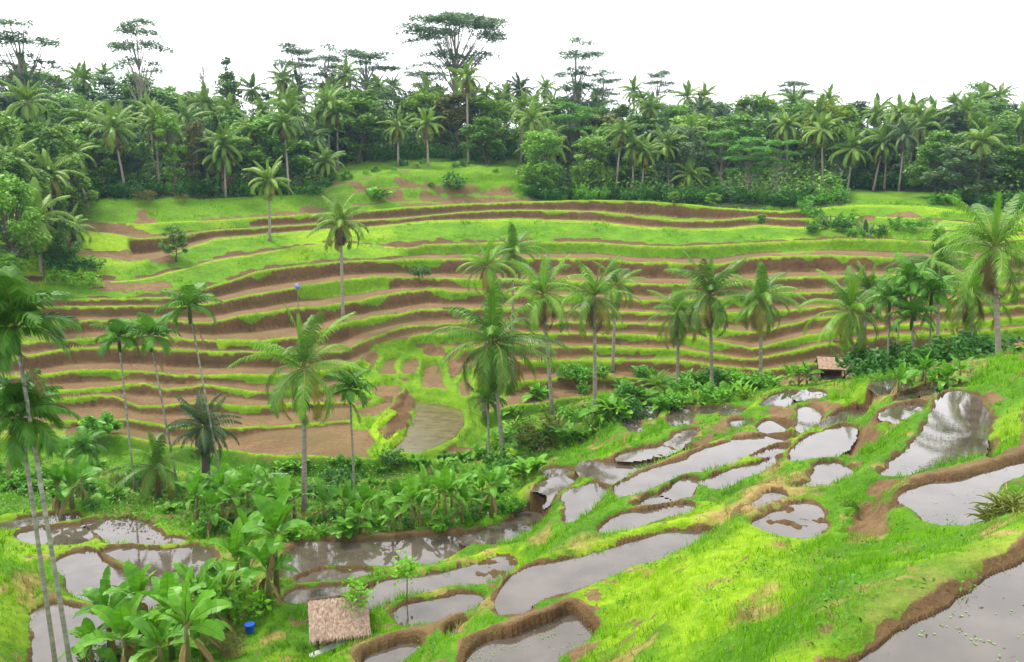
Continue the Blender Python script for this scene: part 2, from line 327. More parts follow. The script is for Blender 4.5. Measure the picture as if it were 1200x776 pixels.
# --- far terraces and forest hill, column by column
ytab_x = np.array([-300, 0, 100, 300, 500, 700, 900, 1000, 1100, 1150, 1200, 1400]); ytab = np.array([140, 146, 152, 160, 166, 170, 172, 176, 176, 160, 150, 140])
colpx = 600 + F * np.tan(az) * CP
zh = (190 - np.interp(colpx, ytab_x, ytab)) / F * 232
hk = sstep(345, 440, colpx) * (1 - sstep(612, 632, colpx)); hk2 = sstep(90, 140, colpx) * (1 - sstep(340, 440, colpx))
n1 = fbm(X2 * .25, Y2 * .25, 4); n2 = fbm(X2 * .9 + 40, Y2 * .9, 4); n3 = fbm(X2 * .08 + 11, Y2 * .08 + 5, 3)
greenbias = dict(N=.4, M=.05, L=.1, K=.3, J=.5, H=.0, I3=.15, I2=.25, G1=.1, A=.2, B=1.2, C=1.3, D=.0, E=.05)
for j in range(NA):
    r0 = rk[0, j]
    i0 = int(np.searchsorted(rr, r0 - 1.6))
    r = rr[i0:]; nz = n1[i0:, j]; nb = n2[i0:, j]; nc = n3[i0:, j]
    z = np.zeros_like(r); mud_ = np.zeros_like(r); yel_ = np.zeros_like(r); str_ = np.zeros_like(r); wet_ = np.zeros_like(r)
    rks, zks = rk[:, j], zk[:, j]; px = colpx[j]
    prev_z = zks[0] - 1.0
    lo = r < rks[0]
    t = sstep(rks[0] - 1.0, rks[0] - .1, r)
    zb = Z[i0:, j]
    z[lo] = (zb * (1 - t) + zks[0] * t)[lo]
    mud_[lo] = (t * .5 * (nb > .5))[lo]
    for k in range(NL):
        nm = LINES[k][0]
        if k < NL - 1:
            m = (r >= rks[k]) & (r < rks[k + 1]); dr = rks[k + 1] - rks[k]; dz = zks[k + 1] - zks[k]; up = LINES[k + 1][0]
        else: break
        if not m.any(): continue
        wris = min(.55 * dr, .25 + .30 * dz)
        slope = 0.0
        if up == 'C': slope = .82
        if up == 'B' and px < 490: slope = .85 * float(sstep(490, 450, np.array(px)))
        if up == 'D' and px < 160: slope = max(slope, .45)
        if up == 'E' and px < 300: slope = .35
        if up in ('E', 'D') and px > 940: slope = .7
        wris = max(wris, slope * dr)
        f = r[m] - rks[k]
        t = np.clip((f - (dr - wris)) / wris, 0, 1)
        prof = t ** .8 if slope < .3 else sstep(0, 1, t) * .5 + t * .5
        zz_ = zks[k] + dz * prof
        bw = min(.42, dr * .2)
        b = np.where(f < bw, .2 * (1 - (f / bw) ** 2), 0) * (slope < .3 or k != 99)
        if nm == 'B' and px < 470: b = b * 0
        flat = (t <= 0)
        zz_ = zz_ + b + (nb[m] - .5) * np.where(flat, .08, .25)
        z[m] = zz_
        nz0 = nz; nz_ = nz + .55 * (nb - .5)
        gb = greenbias[up]
        ris_green = (nz[m] + .35 * (t - .6) + gb * .45) > .665 + .05 * (px < 480)
        flat_green = (nc[m] + .25 * (nz[m] - .5) > .68) if slope < .3 else np.ones_like(t, bool)
        mm = np.where(flat, np.where(flat_green, .25, 1.0), np.where(ris_green, .0, .95))
        mm = np.where(f < bw * .9, .0, mm)                 # bund top is grass
        mm = np.where((~flat) & (t > .93), .0, mm)
        if slope >= .3:
            mm = np.where(f < bw, 0, np.where(flat, .9 if up != 'B' else .6 * (nz_[m] > .5), sstep(.40, .48, nz_[m] + .1) * (t < .16 + .35 * (nz_[m] - .4))))
        mud_[m] = mm
        yel_[m] = np.where((f < bw) | (t > .92), .35 + .5 * nb[m], .25 * nz[m] + .55 * sstep(.55, .7, nc) [m]* (slope > .3))
        str_[m] = np.where(flat & flat_green, .25, 0)
        wet_[m] = np.where(flat, .05 + .25 * (f > dr - wris - .5), np.where(t < .55, 1.0, .75))  # sky sheen put into the colour: flats lighter, risers and their foot darker
    # forest hill
    m = r >= rks[-1]
    f = r[m] - rks[-1]
    zE = zks[-1]
    tt = np.clip(f / (232 - rks[-1]), 0, 1)
    zz_ = zE + (zh[j] - zE) * (tt ** 1.35)
    zz_ = np.where(r[m] > 300, zz_ - (r[m] - 300) * .03, zz_)
    zz_ = zz_ + hk[j] * (4.6 * sstep(2, 13, f) + .35 * sstep(.3, .7, (f / 3.1 + nz[m]) % 1.0) * sstep(3, 6, f)) * (1 - sstep(38, 60, f)) + hk2[j] * 2.0 * sstep(1, 10, f) * (1 - sstep(30, 50, f))
    zz_ = zz_ + (nz[m] - .5) * .8 * sstep(0, 4, f)
    bw = .7
    zz_ = zz_ + np.where(f < bw, .2, 0)
    z[m] = zz_
    nz_h = nz[m] + .4 * (nb[m] - .5)
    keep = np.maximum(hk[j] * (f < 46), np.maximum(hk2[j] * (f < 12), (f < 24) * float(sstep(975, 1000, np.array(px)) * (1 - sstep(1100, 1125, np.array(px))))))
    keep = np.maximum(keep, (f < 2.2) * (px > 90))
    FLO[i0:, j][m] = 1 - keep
    scar = np.maximum(((nz[m] > .60) & (f > 1.0) & (f < 6.5)) * .9 * hk2[j], sstep(.40, .48, nz_h) * ((f > .8) & (f < 3.6)) * .95 * hk[j] * float(sstep(455, 490, np.array(px)))); scar = np.maximum(scar, hk[j] * .8 * (((f / 3.1 + nz[m]) % 1.0) < .22) * (f > 4) * (f < 22) * sstep(.50, .56, nz_h))
    mud_[m] = scar; yel_[m] = np.where(f < bw, .7, .15); wet_[m] = 0
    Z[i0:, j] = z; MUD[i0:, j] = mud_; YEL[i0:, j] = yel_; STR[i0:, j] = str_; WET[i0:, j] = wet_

ik = int(np.searchsorted(rr, 62)); kr = np.array([1, 2, 3, 2, 1]) / 9.0
for A_ in (Z, MUD, YEL): A_[ik:, 2:-2] = sum(kr[q] * A_[ik:, q:NA - 4 + q] for q in range(5))
def ground(x, y):
    a = math.atan2(x, y); r = math.hypot(x, y)
    j = np.clip(np.interp(a, az, np.arange(NA)), 0, NA - 1.001); i = np.clip(np.interp(r, rr, np.arange(NR)), 0, NR - 1.001)
    j0, i0 = int(j), int(i); fj, fi = j - j0, i - i0
    return float((Z[i0, j0] * (1 - fj) + Z[i0, j0 + 1] * fj) * (1 - fi) + (Z[i0 + 1, j0] * (1 - fj) + Z[i0 + 1, j0 + 1] * fj) * fi)
def hit(px, py, rmin=8.0):
    dx, dy, dz = ray(px, py); h = math.hypot(dx, dy); a = math.atan2(dx, dy)
    j = int(np.clip(np.searchsorted(az, a), 1, NA - 1)); zz_ = rr * dz / h
    ok = (Z[:, j] >= zz_) & (rr > rmin)
    r = rr[np.argmax(ok)] if ok.any() else 150.0
    x, y = r * math.sin(a), r * math.cos(a)
    return Vector((x, y, ground(x, y)))
def at_r(px, py, r):
    dx, dy, dz = ray(px, py); a = math.atan2(dx, dy)
    x, y = r * math.sin(a), r * math.cos(a)
    return Vector((x, y, ground(x, y)))

# the bowl's bottom: small odd-shaped beds, each level, divided by grassy lips
BOWL = [(-21.93, 'pond', [(488,472),(500,473),(520,475),(536,479),(543,490),(540,503),(528,515),(505,527),(485,532),(462,528),(470,517),(480,503),(486,488)]),
 (-20.9, 'mud', [(497,453),(495,442),(500,431),(514,428),(517,440),(520,450),(526,456),(512,455)]), (-20.2, 'mud', [(444,437),(448,429),(456,422),(466,421),(461,428),(463,437),(455,438)]),
 (-20.2, 'mud', [(471,437),(472,429),(478,423),(489,422),(490,429),(486,436),(478,438)]), (-21.0, 'mud', [(436,453),(450,451),(470,454),(464,463),(448,465),(438,461)]), (-20.95, 'mud', [(537,453),(545,443),(552,450),(550,462),(541,463)]),
 (-21.5, 'mud', [(420,482),(438,476),(452,471),(460,473),(449,482),(432,490)])]
iF0, iF1 = np.searchsorted(rr, [58, 96]); jF0, jF1 = np.searchsorted(az, [math.atan((405 - 600) / F) , math.atan((575 - 600) / F)]); SF = (slice(iF0, iF1), slice(jF0, jF1))
gx, gy = X2[SF], Y2[SF]; gxF, gyF = gx, gy; Zs = Z[SF].copy()
for _ in range(3):
    for ax, n_ in ((0, 13), (1, 25)):
        k_ = np.ones(n_) / n_; Zs = np.apply_along_axis(lambda v: np.convolve(np.pad(v, n_ // 2, mode='edge'), k_, 'valid'), ax, Zs)
W_ = np.full(gx.shape, 1 / 1.3 ** 2); ZW = Zs * W_; dB = np.full(gx.shape, 9.0); insB = np.full(gx.shape, -1)
for i, (z_, kd, p) in enumerate(BOWL):
    q = smooth_poly(p); x_, y_ = on_z(q[:, 0], q[:, 1], z_); d, ins = poly_dist(gx, gy, np.stack([x_, y_], 1))
    sd = np.where(ins, -d, d) + (fbm(gx * .9 + 5 * i, gy * .9, 3) - .5) * .5; o_ = np.maximum(sd, 0)
    ww = np.where(o_ < 3, np.clip((3 - o_) / 1.5, 0, 1) / (o_ + .25) ** 2, 0); W_ += ww; ZW += ww * z_
    dB = np.minimum(dB, o_); insB[sd <= 0] = i
fade = 1 - sstep(1.2, 2.4, dB); lip = .24 * sstep(.02, .25, dB) * (1 - sstep(.6, 1.1, dB))
Z[SF] = np.where(insB >= 0, np.choose(np.maximum(insB, 0), [b[0] for b in BOWL]) - .03 + .06 * (n2[SF] - .5), Z[SF] * (1 - fade) + (ZW / W_ + lip) * fade)
fade_c = sstep(.05, .45, fade)
MUD[SF] = np.where(insB >= 0, 1, MUD[SF] * (1 - fade_c) + fade_c * (dB > .75) * (n1[SF] > .56)); YEL[SF] = np.where(insB >= 0, 0, YEL[SF] * (1 - fade) + fade * (.05 + .45 * n2[SF]))
WET[SF] = np.where(insB >= 0, .1, WET[SF] * (1 - fade_c) + fade_c * .35 * (dB > .75)); STR[SF] *= 1 - fade; WET[SF] *= .4
q = [(455,484),(476,464),(486,468),(480,492),(466,511),(448,512),(452,498)]; x_, y_ = on_z(*np.array(q, float).T, -21.6); d, ins = poly_dist(gx, gy, np.stack([x_, y_], 1))
m = sstep(.5, -.4, np.where(ins, -d, d) + (n2[SF] - .5) * .8) * (insB < 0); MUD[SF] = np.maximum(MUD[SF], m); WET[SF] = np.maximum(WET[SF], m); Z[SF] += .35 * m * (n2[SF] - .2)
for pts_, w_, h_, yv_ in [([(462,486),(446,497),(437,507),(444,518),(458,521),(468,514)], .40, .25, .8),
    ([(300,404),(280,405),(258,404)], .4, .2, .7), ([(430,430),(420,452),(424,468)], .4, .2, .6), ([(352,345),(400,342),(452,338)], .5, .2, .3)]:
    w3 = [hit(*q, rmin=60) for q in pts_]; xx = np.array([q.x for q in w3]); yy = np.array([q.y for q in w3]); r_ = np.hypot(xx, yy); a_ = np.arctan2(xx, yy)
    i0, i1 = np.searchsorted(rr, [r_.min() - 2, r_.max() + 2]); j0, j1 = np.searchsorted(az, [a_.min() - .03, a_.max() + .03]); sl = (slice(i0, i1), slice(j0, j1))
    d = np.full(X2[sl].shape, 1e9)
    for a in range(len(xx) - 1):
        ex, ey = xx[a + 1] - xx[a], yy[a + 1] - yy[a]; L = ex * ex + ey * ey + 1e-9
        t = np.clip(((X2[sl] - xx[a]) * ex + (Y2[sl] - yy[a]) * ey) / L, 0, 1); d = np.minimum(d, np.hypot(X2[sl] - xx[a] - t * ex, Y2[sl] - yy[a] - t * ey))
    m = sstep(w_ * 1.3, w_ * .6, d + (n2[sl] - .5) * .4)
    Z[sl] += h_ * m; MUD[sl] *= 1 - m; YEL[sl] = np.maximum(YEL[sl] * (1 - m), yv_ * m)
for pts_, w_ in [([(100,264),(130,268),(165,277)], 1.1), ([(105,296),(150,300),(190,303)], 1.1), ([(500,233),(560,235),(622,236)], .9), ([(470,214),(530,222),(600,227)], .7), ([(240,258),(300,254),(345,250)], .7), ([(110,335),(150,338),(195,336)], .9), ([(1010,258),(1060,252),(1100,258)], .8), ([(390,215),(430,225),(470,232)], .6)]:
    w3 = [hit(*q, rmin=60) for q in pts_]; xx = np.array([q.x for q in w3]); yy = np.array([q.y for q in w3]); r_ = np.hypot(xx, yy); a_ = np.arctan2(xx, yy)
    i0, i1 = np.searchsorted(rr, [r_.min() - 4, r_.max() + 4]); j0, j1 = np.searchsorted(az, [a_.min() - .03, a_.max() + .03]); sl = (slice(i0, i1), slice(j0, j1)); d = np.full(X2[sl].shape, 1e9)
    for a in range(len(xx) - 1):
        ex, ey = xx[a + 1] - xx[a], yy[a + 1] - yy[a]; L = ex * ex + ey * ey + 1e-9
        t = np.clip(((X2[sl] - xx[a]) * ex + (Y2[sl] - yy[a]) * ey) / L, 0, 1); d = np.minimum(d, np.hypot(X2[sl] - xx[a] - t * ex, Y2[sl] - yy[a] - t * ey))
    m = sstep(w_ * 1.6, w_ * .8, d + (n2[sl] - .5) * 2.2); MUD[sl] = np.maximum(MUD[sl], m); WET[sl] *= 1 - m
# ------------------------------------------------------------------ mesh helpers
class MB:
    def __init__(s): s.v = []; s.f = []; s.m = []
    def add(s, verts, faces, mat=0):
        o = len(s.v); s.v.extend(verts)
        for f in faces: s.f.append(tuple(i + o for i in f)); s.m.append(mat)
    def tube(s, pts, rad, n=6, mat=0, cap=True):
        pts = [Vector(p) for p in pts]; vs = []; N = len(pts)
        for i, p in enumerate(pts):
            t = (pts[min(i + 1, N - 1)] - pts[max(i - 1, 0)]).normalized()
            a = t.orthogonal().normalized() if abs(t.z) < .9 else t.cross(Vector((0, 1, 0))).normalized()
            b = t.cross(a)
            for q in range(n):
                an = 2 * math.pi * q / n
                vs.append(p + (a * math.cos(an) + b * math.sin(an)) * rad[i])
        fs = [(i * n + q, i * n + (q + 1) % n, (i + 1) * n + (q + 1) % n, (i + 1) * n + q) for i in range(N - 1) for q in range(n)]
        if cap: fs.append(tuple(range(n))[::-1]); fs.append(tuple((N - 1) * n + q for q in range(n)))
        s.add(vs, fs, mat)
    def box(s, c, size, rot=None, mat=0):
        sx, sy, sz = [q / 2 for q in size]; rot = rot or Matrix.Identity(3)
        vs = [Vector(c) + rot @ Vector((x * sx, y * sy, z * sz)) for x in (-1, 1) for y in (-1, 1) for z in (-1, 1)]
        s.add(vs, [(0, 1, 3, 2), (4, 6, 7, 5), (0, 4, 5, 1), (2, 3, 7, 6), (0, 2, 6, 4), (1, 5, 7, 3)], mat)
    def mesh(s, name, mats, smooth=False):
        me = bpy.data.meshes.new(name); me.from_pydata([tuple(v) for v in s.v], [], s.f)
        for m in mats: me.materials.append(m)
        me.polygons.foreach_set('material_index', s.m)
        if smooth: me.polygons.foreach_set('use_smooth', [True] * len(s.f))
        me.update(); return me
def big_mesh(name, V, Q, mats, nper=4, smooth=False, midx=None):
    me = bpy.data.meshes.new(name); nf = len(Q)
    me.vertices.add(len(V)); me.vertices.foreach_set('co', np.ascontiguousarray(V, np.float32).ravel())
    me.loops.add(nf * nper); me.loops.foreach_set('vertex_index', np.ascontiguousarray(Q, np.int32).ravel())
    me.polygons.add(nf); me.polygons.foreach_set('loop_start', np.arange(0, nf * nper, nper, dtype=np.int32))
    me.polygons.foreach_set('loop_total', np.full(nf, nper, np.int32))
    for m in mats: me.materials.append(m)
    if midx is not None: me.polygons.foreach_set('material_index', np.asarray(midx, np.int32))
    if smooth: me.polygons.foreach_set('use_smooth', np.ones(nf, bool))
    me.update(calc_edges=True); return me
def link(name, me, parent=None, loc=(0, 0, 0), rz=0.0, sc=1.0):
    o = bpy.data.objects.new(name, me); col.objects.link(o); o.location = loc
    o.rotation_euler = (0, 0, rz); o.scale = (sc,) * 3 if not isinstance(sc, tuple) else sc
    if parent: o.parent = parent
    return o
def thing(name, label, cat, loc, group=None, rz=0.0, sc=1.0, me=None):
    o = link(name, me, None, loc, rz, sc); o['label'] = label; o['category'] = cat
    if group: o['group'] = group
    return o

# ------------------------------------------------------------------ materials
def nodes(name):
    m = bpy.data.materials.new(name); m.use_nodes = True; nt = m.node_tree; nt.nodes.clear()
    return m, nt, nt.nodes, nt.links
def N(nt, t, **k):
    n = nt.nodes.new(t)
    for a, v in k.items(): setattr(n, a, v)
    return n
def ramp(nt, stops):
    r = N(nt, 'ShaderNodeValToRGB'); e = r.color_ramp.elements
    while len(e) < len(stops): e.new(.5)
    for q, (p, c) in zip(e, stops): q.position = p; q.color = (*[v * .58 for v in c], 1)
    return r
def leaf_mat(name, c0, c1, scale=.6, trans=.25, rough=.55, rand=.5, spec=.18):
    m, nt, n, L = nodes(name)
    out = N(nt, 'ShaderNodeOutputMaterial'); bs = N(nt, 'ShaderNodeBsdfPrincipled'); tr = N(nt, 'ShaderNodeBsdfTranslucent'); mx = N(nt, 'ShaderNodeMixShader')
    tc = N(nt, 'ShaderNodeTexCoord'); no = N(nt, 'ShaderNodeTexNoise'); oi = N(nt, 'ShaderNodeObjectInfo')
    no.inputs['Scale'].default_value = scale; no.inputs['Detail'].default_value = 3
    L.new(tc.outputs['Object'], no.inputs['Vector'])
    geo = N(nt, 'ShaderNodeNewGeometry')
    ad = N(nt, 'ShaderNodeMath', operation='MULTIPLY_ADD'); L.new(oi.outputs['Random'], ad.inputs[0]); ad.inputs[1].default_value = rand; L.new(no.outputs['Fac'], ad.inputs[2])
    a2 = N(nt, 'ShaderNodeMath', operation='MULTIPLY_ADD'); L.new(geo.outputs['Random Per Island'], a2.inputs[0]); a2.inputs[1].default_value = .5; L.new(ad.outputs[0], a2.inputs[2])
    mr = N(nt, 'ShaderNodeMapRange'); mr.inputs['From Min'].default_value = .3; mr.inputs['From Max'].default_value = .95 + rand
    L.new(a2.outputs[0], mr.inputs['Value'])
    rp = ramp(nt, [(0, c0), (1, c1)]); L.new(mr.outputs[0], rp.inputs['Fac'])
    L.new(rp.outputs['Color'], bs.inputs['Base Color']); L.new(rp.outputs['Color'], tr.inputs['Color'])
    bs.inputs['Roughness'].default_value = rough; bs.inputs['Specular IOR Level'].default_value = spec
    mx.inputs[0].default_value = trans; L.new(bs.outputs[0], mx.inputs[1]); L.new(tr.outputs[0], mx.inputs[2]); L.new(mx.outputs[0], out.inputs['Surface'])
    return m
def plain(name, c0, c1, scale=4.0, rough=.8, stretch=None, bump=0.0):
    m, nt, n, L = nodes(name)
    out = N(nt, 'ShaderNodeOutputMaterial'); bs = N(nt, 'ShaderNodeBsdfPrincipled')
    tc = N(nt, 'ShaderNodeTexCoord'); no = N(nt, 'ShaderNodeTexNoise'); no.inputs['Scale'].default_value = scale; no.inputs['Detail'].default_value = 5
    mp = N(nt, 'ShaderNodeMapping'); mp.inputs['Scale'].default_value = stretch or (1, 1, 1)
    L.new(tc.outputs['Object'], mp.inputs['Vector']); L.new(mp.outputs[0], no.inputs['Vector'])
    rp = ramp(nt, [(.3, c0), (.7, c1)]); L.new(no.outputs['Fac'], rp.inputs['Fac']); L.new(rp.outputs['Color'], bs.inputs['Base Color'])
    bs.inputs['Roughness'].default_value = rough; bs.inputs['Specular IOR Level'].default_value = .2
    if bump:
        b = N(nt, 'ShaderNodeBump'); b.inputs['Strength'].default_value = bump; b.inputs['Distance'].default_value = .05
        L.new(no.outputs['Fac'], b.inputs['Height']); L.new(b.outputs[0], bs.inputs['Normal'])
    L.new(bs.outputs[0], out.inputs['Surface']); return m

M = {}
M['coco'] = leaf_mat('coconut_leaf', (.05, .18, .010), (.25, .54, .03), .5, .3, .4)
M['coco_dk'] = leaf_mat('coconut_leaf_deep_green', (.03, .11, .012), (.13, .33, .03), .5, .2, .4)
M['coco_y'] = leaf_mat('coconut_leaf_old', (.20, .26, .02), (.42, .36, .04), .5, .3, .5)
M['coco_d'] = leaf_mat('coconut_leaf_dead', (.16, .10, .045), (.30, .20, .09), .5, .15, .8)
M['rachis'] = leaf_mat('frond_stalk', (.16, .20, .03), (.34, .36, .08), .5, .1, .5)
M['nut'] = plain('coconut_husk', (.20, .17, .03), (.40, .26, .05), 3, .5)
M['areca'] = leaf_mat('areca_leaf', (.04, .15, .012), (.15, .42, .03), .6, .25, .45)
M['areca_b'] = leaf_mat('areca_leaf_light', (.05, .17, .012), (.14, .36, .03), .6, .3, .45)
M['sheath'] = plain('areca_sheath', (.03, .09, .015), (.10, .20, .03), 3, .4)
M['darkpalm'] = leaf_mat('dark_palm_leaf', (.03, .085, .03), (.13, .22, .08), .6, .15, .5)
M['forest_coco'] = leaf_mat('forest_palm_leaf', (.07, .18, .02), (.28, .48, .055), .4, .25, .5, .6)
M['banana'] = leaf_mat('banana_leaf', (.05, .24, .010), (.19, .52, .02), .7, .35, .4)
M['banana_d'] = leaf_mat('banana_leaf_dry', (.20, .13, .05), (.38, .25, .10), .7, .2, .8)
M['bstem'] = plain('banana_stem', (.16, .20, .05), (.30, .26, .09), 3, .5, (1, 1, .3))
M['bark'] = plain('bark', (.10, .075, .055), (.26, .22, .17), 2.5, .9, (1, 1, .5), .4)
M['pbark'] = plain('palm_bark', (.26, .22, .16), (.48, .43, .34), 5, .85, (.5, .5, 2.2), .3)
M['abark'] = plain('areca_bark', (.16, .16, .12), (.52, .50, .40), 2.2, .7, (.3, .3, 2.5), .2)
M['leafA'] = leaf_mat('dark_leaf', (.065, .19, .024), (.23, .48, .055), .35, .2, .5, .5)
M['leafB'] = leaf_mat('mid_leaf', (.11, .27, .026), (.34, .60, .06), .35, .22, .5, .5)
M['leafC'] = leaf_mat('light_leaf', (.13, .36, .025), (.32, .64, .06), .35, .25, .5, .4)
M['leafY'] = leaf_mat('yellow_leaf', (.20, .34, .01), (.40, .55, .02), .35, .25, .5, .2)
M['leafG'] = leaf_mat('grey_leaf', (.085, .18, .07), (.24, .38, .14), .35, .2, .6, .5)
M['leafO'] = leaf_mat('olive_leaf', (.10, .12, .02), (.24, .24, .05), .4, .2, .6, .4)
M['alb'] = leaf_mat('albizia_leaf', (.13, .24, .11), (.28, .43, .20), .3, .25, .6, .3)
M['albL'] = leaf_mat('albizia_leaf_light', (.11, .38, .04), (.26, .60, .08), .3, .25, .6, .3)
M['shrub'] = leaf_mat('shrub_leaf', (.06, .26, .014), (.20, .56, .025), .8, .3, .45, .5)
M['shrubD'] = leaf_mat('shrub_leaf_dark', (.03, .13, .014), (.10, .33, .025), .8, .25, .45, .5)
M['shrubY'] = leaf_mat('shrub_leaf_bright', (.12, .40, .006), (.26, .66, .012), .8, .35, .5, .4)
M['grass'] = leaf_mat('grass_blade', (.045, .18, .002), (.27, .66, .004), .28, .35, .6, 0)
M['grassY'] = leaf_mat('grass_blade_yellow', (.23, .50, .004), (.44, .80, .008), .35, .35, .6, 0)
M['grassS'] = leaf_mat('grass_blade_straw', (.30, .25, .06), (.58, .44, .16), .35, .2, .8, 0)
M['thatch'] = plain('thatch', (.30, .19, .12), (.62, .44, .32), 6, .95, (1, 1, 1), .6)
M['straw'] = plain('thatch_strand', (.34, .22, .15), (.70, .52, .40), 9, .95)
M['wood'] = plain('weathered_wood', (.10, .075, .05), (.22, .16, .11), 5, .9, (1, 1, .2))
M['brownwall'] = plain('brown_board', (.11, .045, .03), (.22, .10, .07), 5, .9)
M['white'] = plain('white_sheet', (.62, .62, .60), (.80, .80, .78), 3, .7)
M['blue'] = plain('blue_plastic', (.01, .08, .48), (.02, .14, .62), 3, .35)
M['lblue'] = plain('pale_blue_cloth', (.10, .18, .55), (.45, .50, .75), 6, .7)
M['red'] = plain('red_cloth', (.45, .03, .02), (.60, .06, .03), 4, .8)
M['pipe'] = plain('grey_pipe', (.42, .42, .42), (.60, .60, .60), 3, .5)
M['dark'] = plain('dark_post', (.02, .018, .015), (.05, .04, .03), 4, .9)

# ground ------------------------------------------------------------
def ground_mat():
    m, nt, n, L = nodes('terrain')
    out = N(nt, 'ShaderNodeOutputMaterial'); bs = N(nt, 'ShaderNodeBsdfPrincipled')
    at = N(nt, 'ShaderNodeAttribute', attribute_name='cover'); sp = N(nt, 'ShaderNodeSeparateColor'); L.new(at.outputs['Color'], sp.inputs[0])
    tc = N(nt, 'ShaderNodeTexCoord')
    def noise(s, d=5, rg=.6):
        q = N(nt, 'ShaderNodeTexNoise'); q.inputs['Scale'].default_value = s; q.inputs['Detail'].default_value = d; q.inputs['Roughness'].default_value = rg
        L.new(tc.outputs['Object'], q.inputs['Vector']); return q
    na, nb, nc = noise(.35), noise(2.6), noise(11, 4, .7)
    def mix(f, a, b, blend='MIX'):
        q = N(nt, 'ShaderNodeMix', data_type='RGBA', blend_type=blend)
        if isinstance(f, (int, float)): q.inputs[0].default_value = f
        else: L.new(f, q.inputs[0])
        for s, i in ((a, 6), (b, 7)):
            if isinstance(s, tuple): q.inputs[i].default_value = (*s, 1)
            else: L.new(s, q.inputs[i])
        return q.outputs[2]
    g1 = ramp(nt, [(.30, (.035, .12, .003)), (.50, (.11, .31, .003)), (.70, (.23, .47, .006))]); L.new(na.outputs['Fac'], g1.inputs['Fac'])
    g2 = ramp(nt, [(.25, (.045, .13, .006)), (.75, (.20, .50, .012))]); L.new(nb.outputs['Fac'], g2.inputs['Fac'])
    gr = mix(.45, g1.outputs['Color'], g2.outputs['Color'])
    g3 = ramp(nt, [(.3, (.65, .65, .65)), (.7, (1.72, 1.72, 1.72))]); L.new(nc.outputs['Fac'], g3.inputs['Fac'])
    gr = mix(.6, gr, g3.outputs['Color'], 'MULTIPLY')
    yl = ramp(nt, [(.3, (.25, .42, .010)), (.7, (.45, .66, .014))]); L.new(nb.outputs['Fac'], yl.inputs['Fac'])
    gr = mix(sp.outputs[1], gr, yl.outputs['Color'])
    st = ramp(nt, [(.3, (.30, .20, .06)), (.7, (.52, .38, .14))]); L.new(nb.outputs['Fac'], st.inputs['Fac'])
    gr = mix(sp.outputs[2], gr, st.outputs['Color'])
    m1 = ramp(nt, [(.30, (.17, .095, .040)), (.50, (.31, .185, .080)), (.70, (.40, .265, .11))]); L.new(na.outputs['Fac'], m1.inputs['Fac'])
    m2 = ramp(nt, [(.25, (.075, .043, .022)), (.75, (.37, .24, .115))]); L.new(nb.outputs['Fac'], m2.inputs['Fac'])
    mu = mix(.5, m1.outputs['Color'], m2.outputs['Color'])
    ol = noise(.09, 3); olr = N(nt, 'ShaderNodeMapRange'); olr.inputs['From Min'].default_value = .50; olr.inputs['From Max'].default_value = .66; olr.inputs['To Max'].default_value = .75; L.new(ol.outputs['Fac'], olr.inputs['Value'])
    mu = mix(olr.outputs[0], mu, (.115, .09, .03))
    mu = mix(.45, mu, g3.outputs['Color'], 'MULTIPLY')
    at2 = N(nt, 'ShaderNodeAttribute', attribute_name='wet')  # wet mud at near pools; painted light and shade on far terraces
    mu = mix(at2.outputs['Fac'], mu, (.60, .55, .47), 'MULTIPLY')
    # break the mud edge up
    ad = N(nt, 'ShaderNodeMath', operation='MULTIPLY_ADD'); L.new(nb.outputs['Fac'], ad.inputs[0]); ad.inputs[1].default_value = 1.0; ad.inputs[2].default_value = -.5
    a2 = N(nt, 'ShaderNodeMath', operation='ADD'); L.new(ad.outputs[0], a2.inputs[0]); L.new(sp.outputs[0], a2.inputs[1])
    mr = N(nt, 'ShaderNodeMapRange'); mr.inputs['From Min'].default_value = .38; mr.inputs['From Max'].default_value = .62; L.new(a2.outputs[0], mr.inputs['Value'])
    c = mix(mr.outputs[0], gr, mu)
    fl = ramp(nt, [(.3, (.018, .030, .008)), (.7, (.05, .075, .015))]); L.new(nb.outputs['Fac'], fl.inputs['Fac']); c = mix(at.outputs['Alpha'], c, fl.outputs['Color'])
    L.new(c, bs.inputs['Base Color']); bs.inputs['Roughness'].default_value = .9; bs.inputs['Specular IOR Level'].default_value = .15
    b = N(nt, 'ShaderNodeBump'); b.inputs['Strength'].default_value = .9; b.inputs['Distance'].default_value = .12
    L.new(nc.outputs['Fac'], b.inputs['Height']); L.new(b.outputs[0], bs.inputs['Normal'])
    L.new(bs.outputs[0], out.inputs['Surface']); return m
M['ground'] = ground_mat()
idx = np.arange(NR * NA).reshape(NR, NA)
Q = np.stack([idx[:-1, :-1], idx[:-1, 1:], idx[1:, 1:], idx[1:, :-1]], -1).reshape(-1, 4)
me = big_mesh('ground', np.stack([X2, Y2, Z], -1).reshape(-1, 3), Q[:, ::-1], [M['ground']], 4, True)
ca = me.color_attributes.new('cover', 'FLOAT_COLOR', 'POINT')
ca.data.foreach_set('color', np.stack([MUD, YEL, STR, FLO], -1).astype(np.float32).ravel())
wa = me.attributes.new('wet', 'FLOAT', 'POINT'); wa.data.foreach_set('value', WET.astype(np.float32).ravel())
o = link('ground', me); o['kind'] = 'structure'
print('ground', len(Q))

